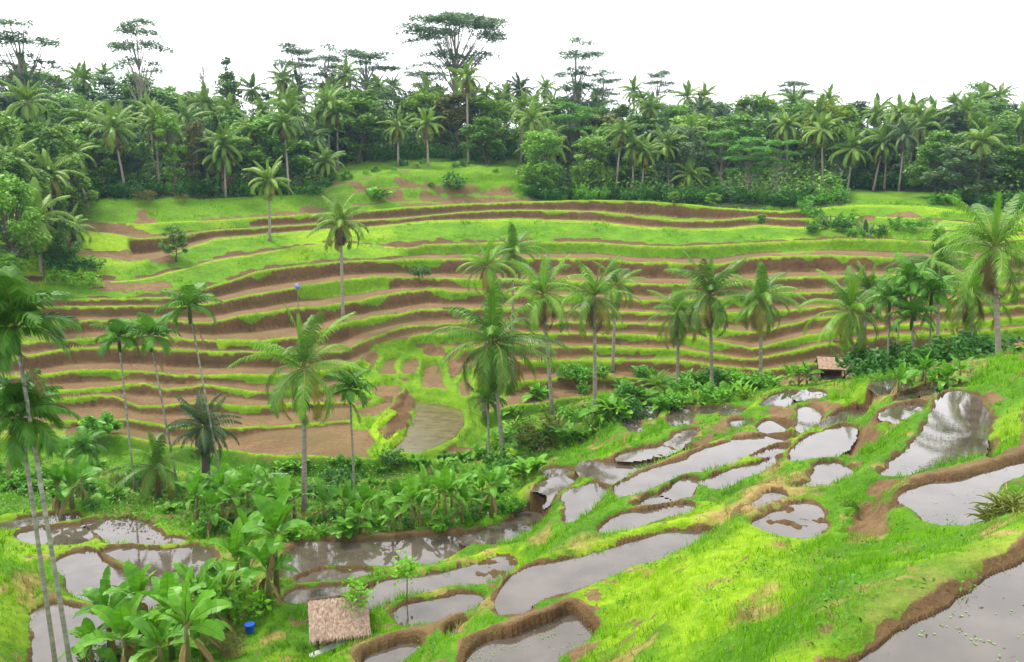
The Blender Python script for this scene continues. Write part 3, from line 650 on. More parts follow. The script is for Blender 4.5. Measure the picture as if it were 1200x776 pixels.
# water --------------------------------------------------------------
def water_mat():
    m, nt, n, L = nodes('paddy_water')
    out = N(nt, 'ShaderNodeOutputMaterial'); bs = N(nt, 'ShaderNodeBsdfPrincipled'); tc = N(nt, 'ShaderNodeTexCoord')
    no = N(nt, 'ShaderNodeTexNoise'); no.inputs['Scale'].default_value = .8; no.inputs['Detail'].default_value = 5; L.new(tc.outputs['Object'], no.inputs['Vector'])
    rp = ramp(nt, [(.35, (.070, .055, .040)), (.65, (.12, .098, .076))]); L.new(no.outputs['Fac'], rp.inputs['Fac']); L.new(rp.outputs['Color'], bs.inputs['Base Color'])
    bs.inputs['Roughness'].default_value = .03; bs.inputs['IOR'].default_value = 1.5
    n2_ = N(nt, 'ShaderNodeTexNoise'); n2_.inputs['Scale'].default_value = 5; n2_.inputs['Detail'].default_value = 2; L.new(tc.outputs['Object'], n2_.inputs['Vector'])
    b = N(nt, 'ShaderNodeBump'); b.inputs['Strength'].default_value = .06; b.inputs['Distance'].default_value = .02; L.new(n2_.outputs['Fac'], b.inputs['Height']); L.new(b.outputs[0], bs.inputs['Normal'])
    L.new(bs.outputs[0], out.inputs['Surface']); return m
M['water'] = water_mat(); M['pond'] = plain('muddy_pond_water', (.10, .085, .030), (.19, .155, .065), .9, .2, (1, 2.0, 1))
wm = MB()
for i in range(len(PW)):
    m = inside == i
    if not m.any(): continue
    i0, i1 = np.nonzero(m.any(1))[0][[0, -1]]; j0, j1 = np.nonzero(m.any(0))[0][[0, -1]]
    i0, j0 = max(i0 - 2, 0), max(j0 - 2, 0); i1, j1 = min(i1 + 3, nn - 1), min(j1 + 3, NA - 1)
    mm = m[i0:i1, j0:j1]; d_ = mm.copy()
    d_[1:] |= mm[:-1]; d_[:-1] |= mm[1:]; d_[:, 1:] |= mm[:, :-1]; d_[:, :-1] |= mm[:, 1:]
    fc = d_[:-1, :-1] & d_[1:, :-1] & d_[:-1, 1:] & d_[1:, 1:]
    ids = -np.ones(d_.shape, int); vs = []; fs = []
    used = np.zeros(d_.shape, bool); used[:-1, :-1] |= fc; used[1:, :-1] |= fc; used[:-1, 1:] |= fc; used[1:, 1:] |= fc
    ids[used] = np.arange(used.sum())
    for q, w_ in zip(*np.nonzero(used)): vs.append(Vector((X2[i0 + q, j0 + w_], Y2[i0 + q, j0 + w_], PW[i][1])))
    for q, w_ in zip(*np.nonzero(fc)): fs.append((ids[q, w_], ids[q + 1, w_], ids[q + 1, w_ + 1], ids[q, w_ + 1])[::-1])
    wm.add(vs, fs)
m = insB == 0; vs = []; fs = []; ids = -np.ones(m.shape, int)
m[1:] |= m[:-1]; m[:, 1:] |= m[:, :-1]; m[:, :-1] |= m[:, 1:]
fc = m[:-1, :-1] & m[1:, :-1] & m[:-1, 1:] & m[1:, 1:]
for q, w_ in zip(*np.nonzero(fc)):
    for e, f in ((q, w_), (q + 1, w_), (q + 1, w_ + 1), (q, w_ + 1)):
        if ids[e, f] < 0: ids[e, f] = len(vs); vs.append(Vector((gxF[e, f], gyF[e, f], -21.90)))
    fs.append((ids[q, w_ + 1], ids[q + 1, w_ + 1], ids[q + 1, w_], ids[q, w_]))
wm.add(vs, fs, 1)
o = link('water', wm.mesh('water', [M['water'], M['pond']])); o['kind'] = 'structure'
# ------------------------------------------------------------------ plant builders
UP = Vector((0, 0, 1))
def curve_pts(dirv, e0, L, droop, n, p=1.5, wig=0.0, rg=random):
    """points of a stalk that starts at elevation e0 and bends down by droop radians"""
    h = Vector((dirv.x, dirv.y, 0)).normalized(); pts = [Vector((0, 0, 0))]; side = Vector((-h.y, h.x, 0)); s_ = rg.uniform(-wig, wig)
    for i in range(n):
        s = (i + .5) / n; e = e0 - droop * s ** p
        pts.append(pts[-1] + (h * math.cos(e) + UP * math.sin(e) + side * s_ * s) * (L / n))
    return pts
def frond(mb, base, az_, e0, L, droop, nl, ll, lw, hang, mat, mrach, rg, rad=.05, fwd=.55, vee=.15, two=True):
    h = Vector((math.cos(az_), math.sin(az_), 0)); ns = 11
    pts = [base + p for p in curve_pts(h, e0, L, droop, ns, 1.4, .25, rg)]
    mb.tube(pts, [rad * (1 - .85 * i / ns) for i in range(ns + 1)], 3, mrach, False)
    tw = rg.uniform(-.5, .5)
    for k in range(nl):
        s = .10 + .90 * (k + .5) / nl; q = s * ns; i = min(int(q), ns - 1); f = q - i
        c = pts[i].lerp(pts[i + 1], f); t = (pts[i + 1] - pts[i]).normalized()
        sd = t.cross(UP); sd = sd.normalized() if sd.length > .05 else Vector((-h.y, h.x, 0))
        up = sd.cross(t).normalized()
        sd = (sd * math.cos(tw * s) + up * math.sin(tw * s)).normalized()
        prof = (min(1, s / .25) ** .6) * (1 - max(0, (s - .55) / .45) ** 2 * .72)
        for sg in (-1, 1):
            l = ll * prof * rg.uniform(.82, 1.1)
            d = (sd * sg + t * (fwd + .5 * s) + up * (vee + rg.uniform(-.12, .12))).normalized()
            hg = hang * rg.uniform(.7, 1.35)
            d1 = (d - UP * hg * .35).normalized(); d2 = (d - UP * hg * 1.5).normalized()
            wv = t * lw
            if two:
                a = c + d1 * l * .5; b = a + d2 * l * .5
                mb.add([c - wv * .5, c + wv * .5, a + wv * .55, a - wv * .45, b + wv * .08, b - wv * .08], [(0, 1, 2, 3), (3, 2, 4, 5)], mat)
            else:
                b = c + (d1 + d2).normalized() * l
                mb.add([c - wv * .5, c + wv * .5, b + wv * .2, b - wv * .1], [(0, 1, 2, 3)], mat)
def coco_crown(seed, nf=26, L=4.4, nl=30, lw=.085, two=True, mats=None, lo=-.75, hang=.8, dead=2, yel=3):
    rg = random.Random(seed); mb = MB()
    for i in range(nf):
        a = i * 2.39996 + rg.uniform(-.25, .25); s = i / (nf - 1)
        e0 = 1.42 + (lo - 1.42) * s ** .9 + rg.uniform(-.22, .22)
        Lf = L * (.72 + .38 * math.sin(math.pi * min(1, .2 + s * .75))) * rg.uniform(.88, 1.08)
        dr = (.60 + 1.05 * max(0, 1 - abs(e0) / 1.6)) * rg.uniform(.65, 1.45) + (.35 if s > .6 else 0)
        mat = 4 if rg.random() < .42 else 0
        if i >= nf - dead: mat = 2; dr += .6
        elif i >= nf - dead - yel and rg.random() < .8: mat = 1
        frond(mb, Vector((0, 0, rg.uniform(-.15, .15))), a, e0, Lf, dr, nl, L * .215, lw, hang * rg.uniform(.7, 1.4), mat, 2 if mat == 2 else 3, rg, .06)
    # heart leaf
    frond(mb, Vector((0, 0, .1)), rg.uniform(0, 6), 1.45, L * .75, .15, nl, L * .12, lw, .1, 0, 3, rg, .05, 1.6)
    return mb.mesh('coconut_crown', (mats or [M['coco'], M['coco_y'], M['coco_d'], M['rachis']]) + [mats[0] if mats else M['coco_dk']])
def nut_mesh():
    mb = MB(); vs = []; n = 8
    for i in range(1, 5):
        th = math.pi * i / 5
        for q in range(n): vs.append(Vector((math.sin(th) * math.cos(q * .785) * .13, math.sin(th) * math.sin(q * .785) * .13, math.cos(th) * .16)))
    vs += [Vector((0, 0, .16)), Vector((0, 0, -.16))]
    fs = [(i * n + q, i * n + (q + 1) % n, (i + 1) * n + (q + 1) % n, (i + 1) * n + q) for i in range(3) for q in range(n)]
    fs += [(32, (q + 1) % n, q) for q in range(n)] + [(33, 24 + q, 24 + (q + 1) % n) for q in range(n)]
    mb.add(vs, fs); return mb.mesh('coconut', [M['nut']], True)
def areca_crown(seed, nf=10, L=1.9, light=False, up=1.2, lo=-.35, dead=1, nl=19, wf=1.0):
    rg = random.Random(seed); mb = MB()
    for i in range(nf):
        s = i / (nf - 1); a = i * 2.39996 + rg.uniform(-.3, .3)
        e0 = up + .2 + (lo - up) * s; mat = 0
        frond(mb, Vector((0, 0, .1)), a, e0, L * rg.uniform(.85, 1.1), 1.15 + .5 * s + rg.uniform(-.2, .2), nl, L * .38, .125 * wf * L / 1.9, .75, mat, 1, rg, .03, .75, .35)
    # green crownshaft
    mb.tube([(0, 0, -.9), (0, 0, -.5), (0, 0, .2)], [.09, .13, .06], 7, 2)
    for k in range(dead):
        a = rg.uniform(0, 6)
        frond(mb, Vector((0, 0, -.7)), a, -.9, L * .8, .5, 12, L * .25, .08, 1.0, 3, 3, rg, .03)
    return mb.mesh('areca_crown', [M['areca_b' if light else 'areca'], M['rachis'], M['sheath'], M['coco_d']])
def banana_leaf(mb, base, a, e0, L, droop, W, mat, rg, seg=9):
    h = Vector((math.cos(a), math.sin(a), 0)); pts = [base + p for p in curve_pts(h, e0, L, droop, seg + 2, 1.6, .15, rg)]
    tw = rg.uniform(-.5, .5); rows = []
    for i in range(2, seg + 3):
        s = (i - 2) / seg; t = (pts[min(i + 1, seg + 2)] - pts[i - 1]).normalized()
        sd = t.cross(UP); sd = sd.normalized() if sd.length > .05 else Vector((-h.y, h.x, 0)); up = sd.cross(t)
        sd2 = sd * math.cos(tw) + up * math.sin(tw); up2 = up * math.cos(tw) - sd * math.sin(tw)
        w_ = W * (math.sin(math.pi * min(1, .12 + s * .86)) ** .55) * .5
        rows.append((pts[i], sd2, up2, w_))
    for sg in (-1, 1):
        for i in range(seg):
            p0, s0, u0, w0 = rows[i]; p1, s1, u1, w1 = rows[i + 1]
            jit = rg.uniform(-.25, .10); lift = .28 + jit
            o0 = p0 + s0 * sg * w0 + u0 * w0 * lift; o1 = p1 + s1 * sg * w1 * .98 + u1 * w1 * lift
            mb.add([p0, p1, o1, o0], [(0, 1, 2, 3) if sg > 0 else (3, 2, 1, 0)], mat)
    mb.tube(pts, [.03 * (1 - .7 * i / (seg + 2)) for i in range(seg + 3)], 3, 1, False)
def banana_meshes(seed, H=2.2, nl=9, W=.58, L=2.0):
    rg = random.Random(seed); st = MB(); st.tube([(0, 0, -.2), (.02, 0, H * .5), (.05, 0, H)], [.14, .11, .06], 8)
    mb = MB()
    for i in range(nl):
        s = i / (nl - 1); a = i * 2.4 + rg.uniform(-.4, .4)
        banana_leaf(mb, Vector((.05, 0, H - .15 + .1 * (1 - s))), a, 1.45 - 1.15 * s + rg.uniform(-.15, .15), L * rg.uniform(.75, 1.12), .55 + 1.0 * s + rg.uniform(-.2, .3), W * rg.uniform(.85, 1.15), 0, rg)
    for i in range(3):
        banana_leaf(mb, Vector((.05, 0, H - .35)), rg.uniform(0, 6), -.5, L * .8, .9, W * .35, 2, rg, 6)
    return st.mesh('banana_stem', [M['bstem']], True), mb.mesh('banana_leaves', [M['banana'], M['rachis'], M['banana_d']])
def leaf_cards(C, size, rgn, flat=.45, aspect=.6):
    """one leaf-shaped quad per centre"""
    n = len(C); nrm = rgn.normal(size=(n, 3)); nrm[:, 2] = np.abs(nrm[:, 2]) + flat * 2; nrm /= np.linalg.norm(nrm, axis=1, keepdims=True)
    t = np.cross(nrm, rgn.normal(size=(n, 3))); t /= np.linalg.norm(t, axis=1, keepdims=True); b = np.cross(nrm, t)
    s = (size * rgn.uniform(.6, 1.35, n))[:, None]
    V = np.stack([C - t * s * .5, C + b * s * aspect * .5 - t * s * .05, C + t * s * .5 - nrm * s * .12, C - b * s * aspect * .5 - t * s * .05], 1)
    return V
def cards_mesh(name, V, mats, midx=None):
    n = len(V); return big_mesh(name, V.reshape(-1, 3), np.arange(4 * n).reshape(n, 4), mats, 4, False, midx)
def tree_meshes(seed, mats, shape='round', leaf=.030, ncl=26, per=150, trunk_h=.35, spread=.30):
    """unit-height tree: (trunk mesh, crown mesh)"""
    rg = random.Random(seed); rn = np.random.default_rng(seed); tb = MB()
    top = Vector((rg.uniform(-.05, .05), rg.uniform(-.05, .05), trunk_h + .30))
    tr = [Vector((0, 0, -.03)), Vector((rg.uniform(-.02, .02), rg.uniform(-.02, .02), trunk_h * .5)), Vector((top.x * .5, top.y * .5, trunk_h)), top]
    tb.tube(tr, [.022, .017, .013, .005], 7)
    cl = []
    for k in range(ncl):
        u = rg.random(); a = k * 2.39996 + rg.uniform(-.4, .4)
        if shape == 'round':
            zc = trunk_h + .05 + (1 - trunk_h - .12) * u; q = (u - .42) / .62
            rr_ = spread * math.sqrt(max(.04, 1 - q * q)) * rg.uniform(.35, 1.05); cr = rg.uniform(.06, .12)
        elif shape == 'cone':
            zc = trunk_h + (1 - trunk_h - .03) * u; rr_ = spread * (1 - u) ** .8 * rg.uniform(.4, 1); cr = .035 + .06 * (1 - u)
        else:  # tall loose
            zc = trunk_h + (1 - trunk_h - .06) * u; rr_ = spread * rg.uniform(.2, 1.0) * (.5 + .5 * math.sin(math.pi * u)); cr = rg.uniform(.045, .085)
        cl.append((Vector((rr_ * math.cos(a), rr_ * math.sin(a), zc)), cr))
    cs = []; 
    for c, cr in cl:
        s0 = Vector((0, 0, max(trunk_h * .7, min(c.z - abs(cr), trunk_h + .2)))); s0.x, s0.y = top.x * .3, top.y * .3
        mid = s0.lerp(c, .55) + Vector((0, 0, -.02)); tb.tube([s0, mid, c], [.007, .005, .002], 4, 0, False)
        n = int(per * rg.uniform(.6, 1.3) * (cr / .09) ** 1.5) + 14
        p = rn.normal(size=(n, 3)); p /= np.linalg.norm(p, axis=1, keepdims=True); p *= (rn.random((n, 1)) ** .45) * cr
        p[:, 2] *= .72; p += np.array(c); cs.append(p)
    C = np.concatenate(cs); V = leaf_cards(C, leaf, rn)
    return tb.mesh('trunk', [M['bark']], True), cards_mesh('crown', V, mats)
def albizia_meshes(seed, mats, tiers, leaf=.018, fork=.45, per=330):
    """flat layered crown of unit height; tiers = [(z, reach, plates, plate radius)]"""
    rg = random.Random(seed); rn = np.random.default_rng(seed); tb = MB(); cs = []
    bend = Vector((rg.uniform(-.03, .03), rg.uniform(-.03, .03), 0))
    tb.tube([(0, 0, -.02), Vector((0, 0, fork * .5)) + bend, Vector((0, 0, fork)) + bend * 1.4, Vector((0, 0, .9)) + bend], [.014, .011, .009, .003], 7)
    for z, reach, npl, pr in tiers:
        for k in range(npl):
            a = k * 6.283 / npl + rg.uniform(-.4, .4); rr_ = reach * math.sqrt(rg.uniform(.08, 1.0)); r_ = pr * rg.uniform(.7, 1.25)
            c = Vector((rr_ * math.cos(a), rr_ * math.sin(a), z + rg.uniform(-.03, .03) - .10 * rr_ * rr_ / max(reach, .01)))
            zs = max(fork * .8, z - .25 - .3 * rr_); s0 = Vector((0, 0, min(zs, .86))) + bend
            tb.tube([s0, s0.lerp(c, .5) + Vector((0, 0, -.015)), c], [.006, .004, .0015], 4, 0, False)
            n = int(per * (r_ / .1) ** 2) + 20
            th = rn.uniform(0, 6.283, n); q = r_ * np.sqrt(rn.random(n)) * (1 + .35 * np.sin(3 * th + k))
            p = np.stack([q * np.cos(th), q * np.sin(th), rn.normal(size=n) * .010 - .14 * q * q / r_], 1); cs.append(p + np.array(c))
    C = np.concatenate(cs); V = leaf_cards(C, leaf, rn, 1.2)
    return tb.mesh('trunk', [M['pbark']], True), cards_mesh('crown', V, mats)
def shrub_mesh(seed, mats, leaf=.16, n=520, h=1.0, w=.6, aspect=.5, big=0):
    rn = np.random.default_rng(seed); rg = random.Random(seed); cs = []
    for k in range(11):
        a = rg.uniform(0, 6.28); q = w * math.sqrt(rg.random()); c = np.array([q * math.cos(a), q * math.sin(a), h * rg.uniform(.15, .85) * (1 - .4 * q / w)])
        m_ = n // 11; p = rn.normal(size=(m_, 3)); p /= np.linalg.norm(p, axis=1, keepdims=True); p *= rn.random((m_, 1)) ** .5 * rg.uniform(.18, .34) * max(h, w); cs.append(p + c)
    C = np.concatenate(cs); C[:, 2] = np.maximum(C[:, 2], .02); V = leaf_cards(C, leaf, rn, .3, aspect)
    return cards_mesh('shrub', V, mats)
def taro_mesh(seed, mats, n=26, L=.9, leaf=.42):
    """broad leaves on long stalks from one root"""
    rg = random.Random(seed); mb = MB()
    for i in range(n):
        a = rg.uniform(0, 6.28); b = Vector((rg.uniform(-.35, .35), rg.uniform(-.35, .35), 0))
        banana_leaf(mb, b, a, rg.uniform(.5, 1.5), L * rg.uniform(.7, 1.25), rg.uniform(.8, 1.7), leaf * rg.uniform(.7, 1.1), 0, rg, 5)
    return mb.mesh('leafy_plant', mats + [M['rachis']])
# ------------------------------------------------------------------ libraries of shared meshes
COCO = [coco_crown(s, n_, 4.4, 36, .08, True, None, lo_, .85, d_, y_) for s, n_, lo_, d_, y_ in ((1, 26, -.95, 2, 3), (2, 29, -.85, 2, 5), (3, 24, -1.1, 3, 3), (4, 26, -.75, 3, 2))]
COCOF = [coco_crown(20 + s, 25, 4.2, 18, .24, False, [M['forest_coco'], M['coco_y'], M['coco_d'], M['rachis']], -.9, 1.0, 2, 3) for s in range(4)]
COCOD = coco_crown(33, 26, 4.2, 24, .19, False, [M['darkpalm'], M['darkpalm'], M['coco_d'], M['rachis']], -1.1, 1.3, 4, 3)
NUT = nut_mesh()
SUGAR = coco_crown(41, 40, 4.2, 34, .10, True, [M['darkpalm'], M['darkpalm'], M['coco_d'], M['rachis']], -1.35, 1.7, 3, 4)
AREC = [areca_crown(s, 13) for s in (1, 2)] + [areca_crown(3, 13, 1.9, True)]
ARECBIG = [areca_crown(11, 20, 2.3, True, 1.5, -.3, 1, 46, .6), areca_crown(12, 22, 2.3, False, 1.5, -.6, 2, 46, .6)]
BAN = [banana_meshes(s, *q) for s, q in ((1, (2.2, 9, .62, 2.1)), (2, (1.6, 8, .6, 1.9)), (3, (2.7, 9, .6, 2.0)), (4, (1.1, 7, .55, 1.7)))]
BL = {}
for nm, mt in (('dark', 'leafA'), ('green', 'leafB'), ('light', 'leafC'), ('grey', 'leafG'), ('olive', 'leafO')):
    BL[nm] = [tree_meshes(hash_ + len(nm), [M[mt]], sh, .036, ncl, 150, th, sp) for hash_, sh, ncl, th, sp in ((10, 'round', 40, .20, .32), (20, 'round', 46, .14, .28), (30, 'loose', 42, .22, .24))]
BL['yellow'] = [tree_meshes(91, [M['leafY']], 'round', .034, 26, 85, .3, .28)]
BL['cone'] = [tree_meshes(92, [M['leafA']], 'cone', .034, 40, 85, .12, .24)]
ALB_BIG = albizia_meshes(5, [M['alb']], [(.97, .15, 6, .095), (.90, .36, 22, .115), (.70, .24, 7, .085), (.62, .14, 4, .07), (.80, .34, 6, .07), (.54, .30, 4, .06)], .018, .52, 400)
ALB = [albizia_meshes(6, [M['alb']], [(.96, .08, 3, .07), (.86, .17, 7, .085), (.74, .20, 7, .08), (.62, .18, 7, .08), (.5, .14, 5, .07)], .019, .45, 360),
       albizia_meshes(7, [M['alb']], [(.94, .16, 8, .095), (.83, .22, 8, .09), (.70, .2, 6, .08)], .019, .45, 360)]
ALBL = [albizia_meshes(8, [M['albL']], [(.95, .14, 5, .10), (.82, .24, 8, .11), (.68, .26, 8, .11), (.52, .24, 6, .10)], .024, .35),
        albizia_meshes(9, [M['albL']], [(.93, .20, 7, .11), (.80, .28, 8, .11), (.62, .26, 6, .10)], .024, .3)]
SHR = {'green': [shrub_mesh(s, [M['shrub']]) for s in (1, 2)], 'dark': [shrub_mesh(s, [M['shrubD']]) for s in (3, 4)], 'bright': [shrub_mesh(5, [M['shrubY']], .14)],
       'olive': [shrub_mesh(6, [M['leafO']], .11, 900, 1.2, .5, .35)], 'wide': [shrub_mesh(7, [M['shrub']], .22, 520, .7, .75)]}
TARO = [taro_mesh(s, [M['shrub']]) for s in (1, 2)]; FERN = taro_mesh(4, [M['shrubY']], 30, .9, .16)

# ------------------------------------------------------------------ placing
FILL = {}         # (family phrase) -> things that still want a label of their own
def remember(key, o): FILL.setdefault(key, []).append(o)
def trunk_mesh(vec, r0, r1, mat, bow=0.0, n=9, flare=1.5, name='trunk', sides=7):
    mb = MB(); pts = []; rad = []
    sd = vec.cross(UP); sd = sd.normalized() if sd.length > 1e-3 else Vector((1, 0, 0))
    for i in range(n):
        s = i / (n - 1); p = vec * s; b = math.sin(math.pi * s) * bow
        pts.append(p + Vector((b, 0, 0)) + (Vector((0, 0, -.3)) if i == 0 else Vector()))
        rad.append((r0 + (r1 - r0) * s) * (flare if i == 0 else 1))
    mb.tube(pts, rad, sides); return mb.mesh(name, [M[mat]], True)
def palm(label, base, cpx, crown, R, kind='coconut_palm', cat='palm tree', group=None, rz=None, bow=0.0, r0=.16, r1=.11, bark='pbark', nuts=False, Rm=None, sq=1.0):
    """base: world point; cpx: photo position of the crown's heart; R: crown radius in photo pixels"""
    r = math.hypot(base.x, base.y)
    x, y, z = on_r(cpx[0], cpx[1], r); top = Vector((float(x), float(y), float(z)))
    dep = r * CP - float(z) * SP
    o = thing(kind, label, cat, base, group)
    sc = (Rm if Rm else R * dep / F) / (4.3 if crown in COCO + COCOF + [COCOD, SUGAR] else (2.15 if crown in ARECBIG else 1.7))
    link('trunk', trunk_mesh(top - base, r0, r1, bark, bow), o)
    c = link('crown', crown, o, top - base, rng.uniform(0, 6.28) if rz is None else rz, (sc, sc, sc * sq))
    if nuts:
        for k in range(6):
            a = rng.uniform(0, 6.28); q = rng.uniform(.22, .42); link('coconut', NUT, o, top - base + Vector((q * math.cos(a), q * math.sin(a), -.3 - rng.uniform(0, .35))), a)
    return o
def tree(name, label, cat, base, H, pair, group=None, wide=1.0):
    o = thing(name, label, cat, base, group, rng.uniform(0, 6.28), (H * wide, H * wide, H))
    link('trunk', pair[0], o); link('crown', pair[1], o); return o
def height_to(base, py):
    r = math.hypot(base.x, base.y); px, _ = proj(*base); return float(on_r(px, py, r)[2]) - base.z

G1 = 'coconut palms standing in the valley'
def P(px, py, r=None): return at_r(px, py, r) if r else hit(px, py)
PALMS = [  # label, base px, r, crown px, crown radius px, variant, bow, nuts
 ('large drooping coconut palm on the banana bank with a thick pale trunk', (357,603), 48, (356,432), 78, 0, 0, 1),
 ('biggest bushy coconut palm in the middle of the valley, yellowing lower fronds', (590,548), 57, (577,402), 84, 1, 0, 1),
 ('coconut palm with straight slim grey trunk rising from the leafy thicket', (697,505), 62, (697,347), 56, 2, 0, 1),
 ('coconut palm before the dark curved terrace wall, broad even crown', (835,455), 72, (832,346), 60, 3, 0, 1),
 ('coconut palm with narrow upswept crown beside the curved terrace wall', (891,463), 69, (892,352), 50, 1, 0, 0),
 ('smaller leaning-crowned coconut palm just before the broad even-crowned one', (794,462), 75, (795,367), 46, 2, 0, 0),
 ('coconut palm with curved pale trunk foot beside the small brown hut', (984,460), 62, (997,366), 55, 0, 1.0, 1),
 ('tall bright coconut palm over the grassy mound, long yellow-tipped fronds', (1171,418), 56, (1165,290), 72, 3, 0, 1),
 ('coconut palm half hidden behind the tall one over the grassy mound', (1138,412), 66, (1140,342), 52, 2, 0, 0),
 ('grey-green coconut palm beyond the cluster of areca palms', (1102,412), 76, (1100,312), 48, 1, 0, 0),
 ('thin coconut palm behind the one with the curved trunk foot', (1005,425), 74, (1020,342), 38, 3, 0, 0),
 ('lone coconut palm on the far terraces with a drooping crown and white trunk', (402,372), 95, (399,262), 40, 0, 0, 0),
 ('small lone coconut palm on the grassy upper slope', (316,275), 121, (315,212), 31, 2, 0, 0),
 ('dark-topped coconut palm rising behind the biggest bushy one', (567,450), 74, (571,312), 40, 2, 0, 0),
 ('coconut palm with orange stalks under its crown behind the biggest bushy one', (601,440), 80, (601,297), 42, 1, 0, 1),
 ('coconut palm whose hazy crown spreads over the leafy thicket', (648,462), 68, (636,345), 58, 3, 0, 0),
 ('thin-stemmed coconut palm close behind the straight grey trunk', (718,425), 84, (722,335), 36, 0, 0, 0),
 ('coconut palm beside the dark jungle at the edge of the left terraces', (47,300), 108, (42,258), 45, 3, 0, 0),
 ('bluish little coconut palm in the hollow beyond the terrace spur', (975,292), 128, (974,272), 25, 2, 0, 0),
 ('little coconut palm with a skirt of dead fronds beyond the terrace spur', (1015,302), 126, (1014,280), 23, 4, 0, 0),
 ('young coconut palm with arching fronds below the dark shaggy palm', (186,575), 55, (184,548), 48, 1, 0, 0),
 ('short young coconut palm standing in the thicket under two tall palms', (771,478), 66, (770,452), 26, 3, 0, 0),
]
for lab, b, r, c, R, v, bow, nut in PALMS:
    near = r < 90
    cr = COCOD if v == 4 else (COCO[v] if near else COCOF[v])
    palm(lab, P(*b, r), c, cr, R, group=G1, bow=bow, nuts=bool(nut), r0=.17 if near else .2, r1=.11 if near else .14)
palm('dark shaggy sugar palm with drooping black-green fronds and a thick trunk', P(242,574,58), (240,500), SUGAR, 44, 'sugar_palm', r0=.30, r1=.26, bark='bark', Rm=2.7)
G2 = 'areca palms with slim banded trunks'
ARS = [('tall slim areca palm at the picture edge with dense fan-like dark crown', (68,800), 28, (24,492), 50, 13, 1, 0),
 ('tallest slim areca palm at the picture edge, bright upswept crown', (86,800), 27.5, (18,388), 60, 12, 1, 0),
 ('short-crowned areca palm, first of three leaning before the left terraces', (156,552), 58, (139,397), 27, 0, 0, 0),
 ('areca palm with hanging dark fronds, middle of three before the left terraces', (207,557), 58, (176,396), 30, 1, 0, 0),
 ('tallest of three leaning areca palms, its trunk white and crown pale', (261,580), 57, (222,362), 32, 2, 0, 0),
 ('dark areca palm beside the large drooping coconut palm', (416,590), 50, (410,458), 30, 1, 0, 0),
 ('areca palm with white stem standing apart by the small brown hut', (1039,445), 60, (1043,352), 24, 0, 0, 0),
 ('twisted-stemmed areca palm inside the cluster near the brown hut', (1072,440), 61, (1066,330), 28, 1, .5, 0),
 ('dark-crowned areca palm in the cluster nearest the tall bright coconut palm', (1089,432), 61, (1092,345), 28, 0, 0, 0),
 ('low areca palm in the cluster with light hanging fronds', (1069,438), 59, (1069,372), 26, 2, 0, 0),
 ('slender areca palm at the back of the cluster near the brown hut', (1052,400), 70, (1057,340), 24, 1, 0, 0)]
for lab, b, r, c, R, v, big, bow in ARS:
    cr = ARECBIG[v - 12] if v >= 12 else AREC[v]
    palm(lab, P(*b, r), c, cr, R, 'areca_palm', 'palm tree', G2, r0=.075, r1=.055, bark='abark', bow=bow)
for lab, b, r, c, R, v in [('little dark areca palm among weeds before the lowest left terrace', (98,545), 60, (98,528), 24, 0),
                         ('slim young areca palm under the biggest bushy coconut palm', (573,545), 58, (572,470), 20, 2)]:
    palm(lab, P(*b, r), c, AREC[v], R, 'areca_palm', 'palm tree', G2, r0=.09, r1=.07, bark='abark')

# --- forest: palms one can tell apart
G3 = 'coconut palms along the forest edge'
FP = [('front palm of the forest with yellow heart and long bare pale trunk', (149,240), 146, (133,152), 34),
 ('leaning forest palm beside the dark jungle with drooping crown', (104,243), 140, (84,182), 28),
 ('forest palm just behind the one with the yellow heart', (123,212), 158, (101,142), 28),
 ('wide low palm before the brown forest shed', (263,236), 146, (258,182), 34),
 ('tall forest palm with feathery crown above the small lone palm', (342,225), 158, (340,133), 32),
 ('forest palm leaning over the small lone coconut palm', (374,222), 150, (381,190), 28),
 ('tall forest palm between two feathery crowns above the lone terrace palm', (386,200), 165, (385,122), 30),
 ('slim palm at the back of the grassy hillock', (467,203), 160, (466,148), 25),
 ('palm with drooping pale crown on top of the grassy hillock', (502,203), 158, (500,146), 26),
 ('very tall thin palm standing below the great umbrella tree', (549,198), 162, (547,92), 28),
 ('palm with orange-brown dying fronds beside the grassy hillock', (573,205), 164, (575,165), 26),
 ('bent palm leaning out at the cut end of the grassy hillock', (617,207), 160, (627,172), 24),
 ('palm with round drooping crown behind the long straight top terrace', (694,218), 165, (695,168), 25),
 ('low bushy palm at the back of the long straight top terrace', (704,234), 150, (706,214), 22),
 ('palm hanging behind the dark forest wall beside the pale layered trees', (965,218), 165, (963,152), 26),
 ('palm with brownish crown near the terraced grass beyond the spur', (1022,236), 165, (1035,168), 26),
 ('first of two crossing tall palms, trunk leaning to its crown', (1067,246), 168, (1081,148), 28),
 ('second of two crossing tall palms, the one further back', (1076,212), 176, (1094,140), 28),
 ('tall palm standing apart below the blue-green wooded hill', (1131,214), 172, (1145,158), 25),
 ('low palm with hanging dead leaves at the corner of the top terrace', (812,228), 150, (808,205), 24)]
for i, (lab, b, r, c, R) in enumerate(FP):
    palm(lab, P(*b, r), c, COCOF[i % 4], R, group=G3, r0=.22, r1=.15)

for lab, b, r, c, R in [('palm with spreading crown at the picture edge above the jungle', (12,285), 118, (14,190), 34), ('palm rising from the dark jungle next to the leaning one', (62,280), 124, (58,205), 32), ('low palm among the dark jungle bushes', (80,292), 114, (82,268), 30), ('tall palm against the left sky over the jungle', (30,250), 138, (32,120), 30)]:
    palm(lab, P(*b, r), c, COCOF[len(lab) % 4], R, group=G3, r0=.22, r1=.15)
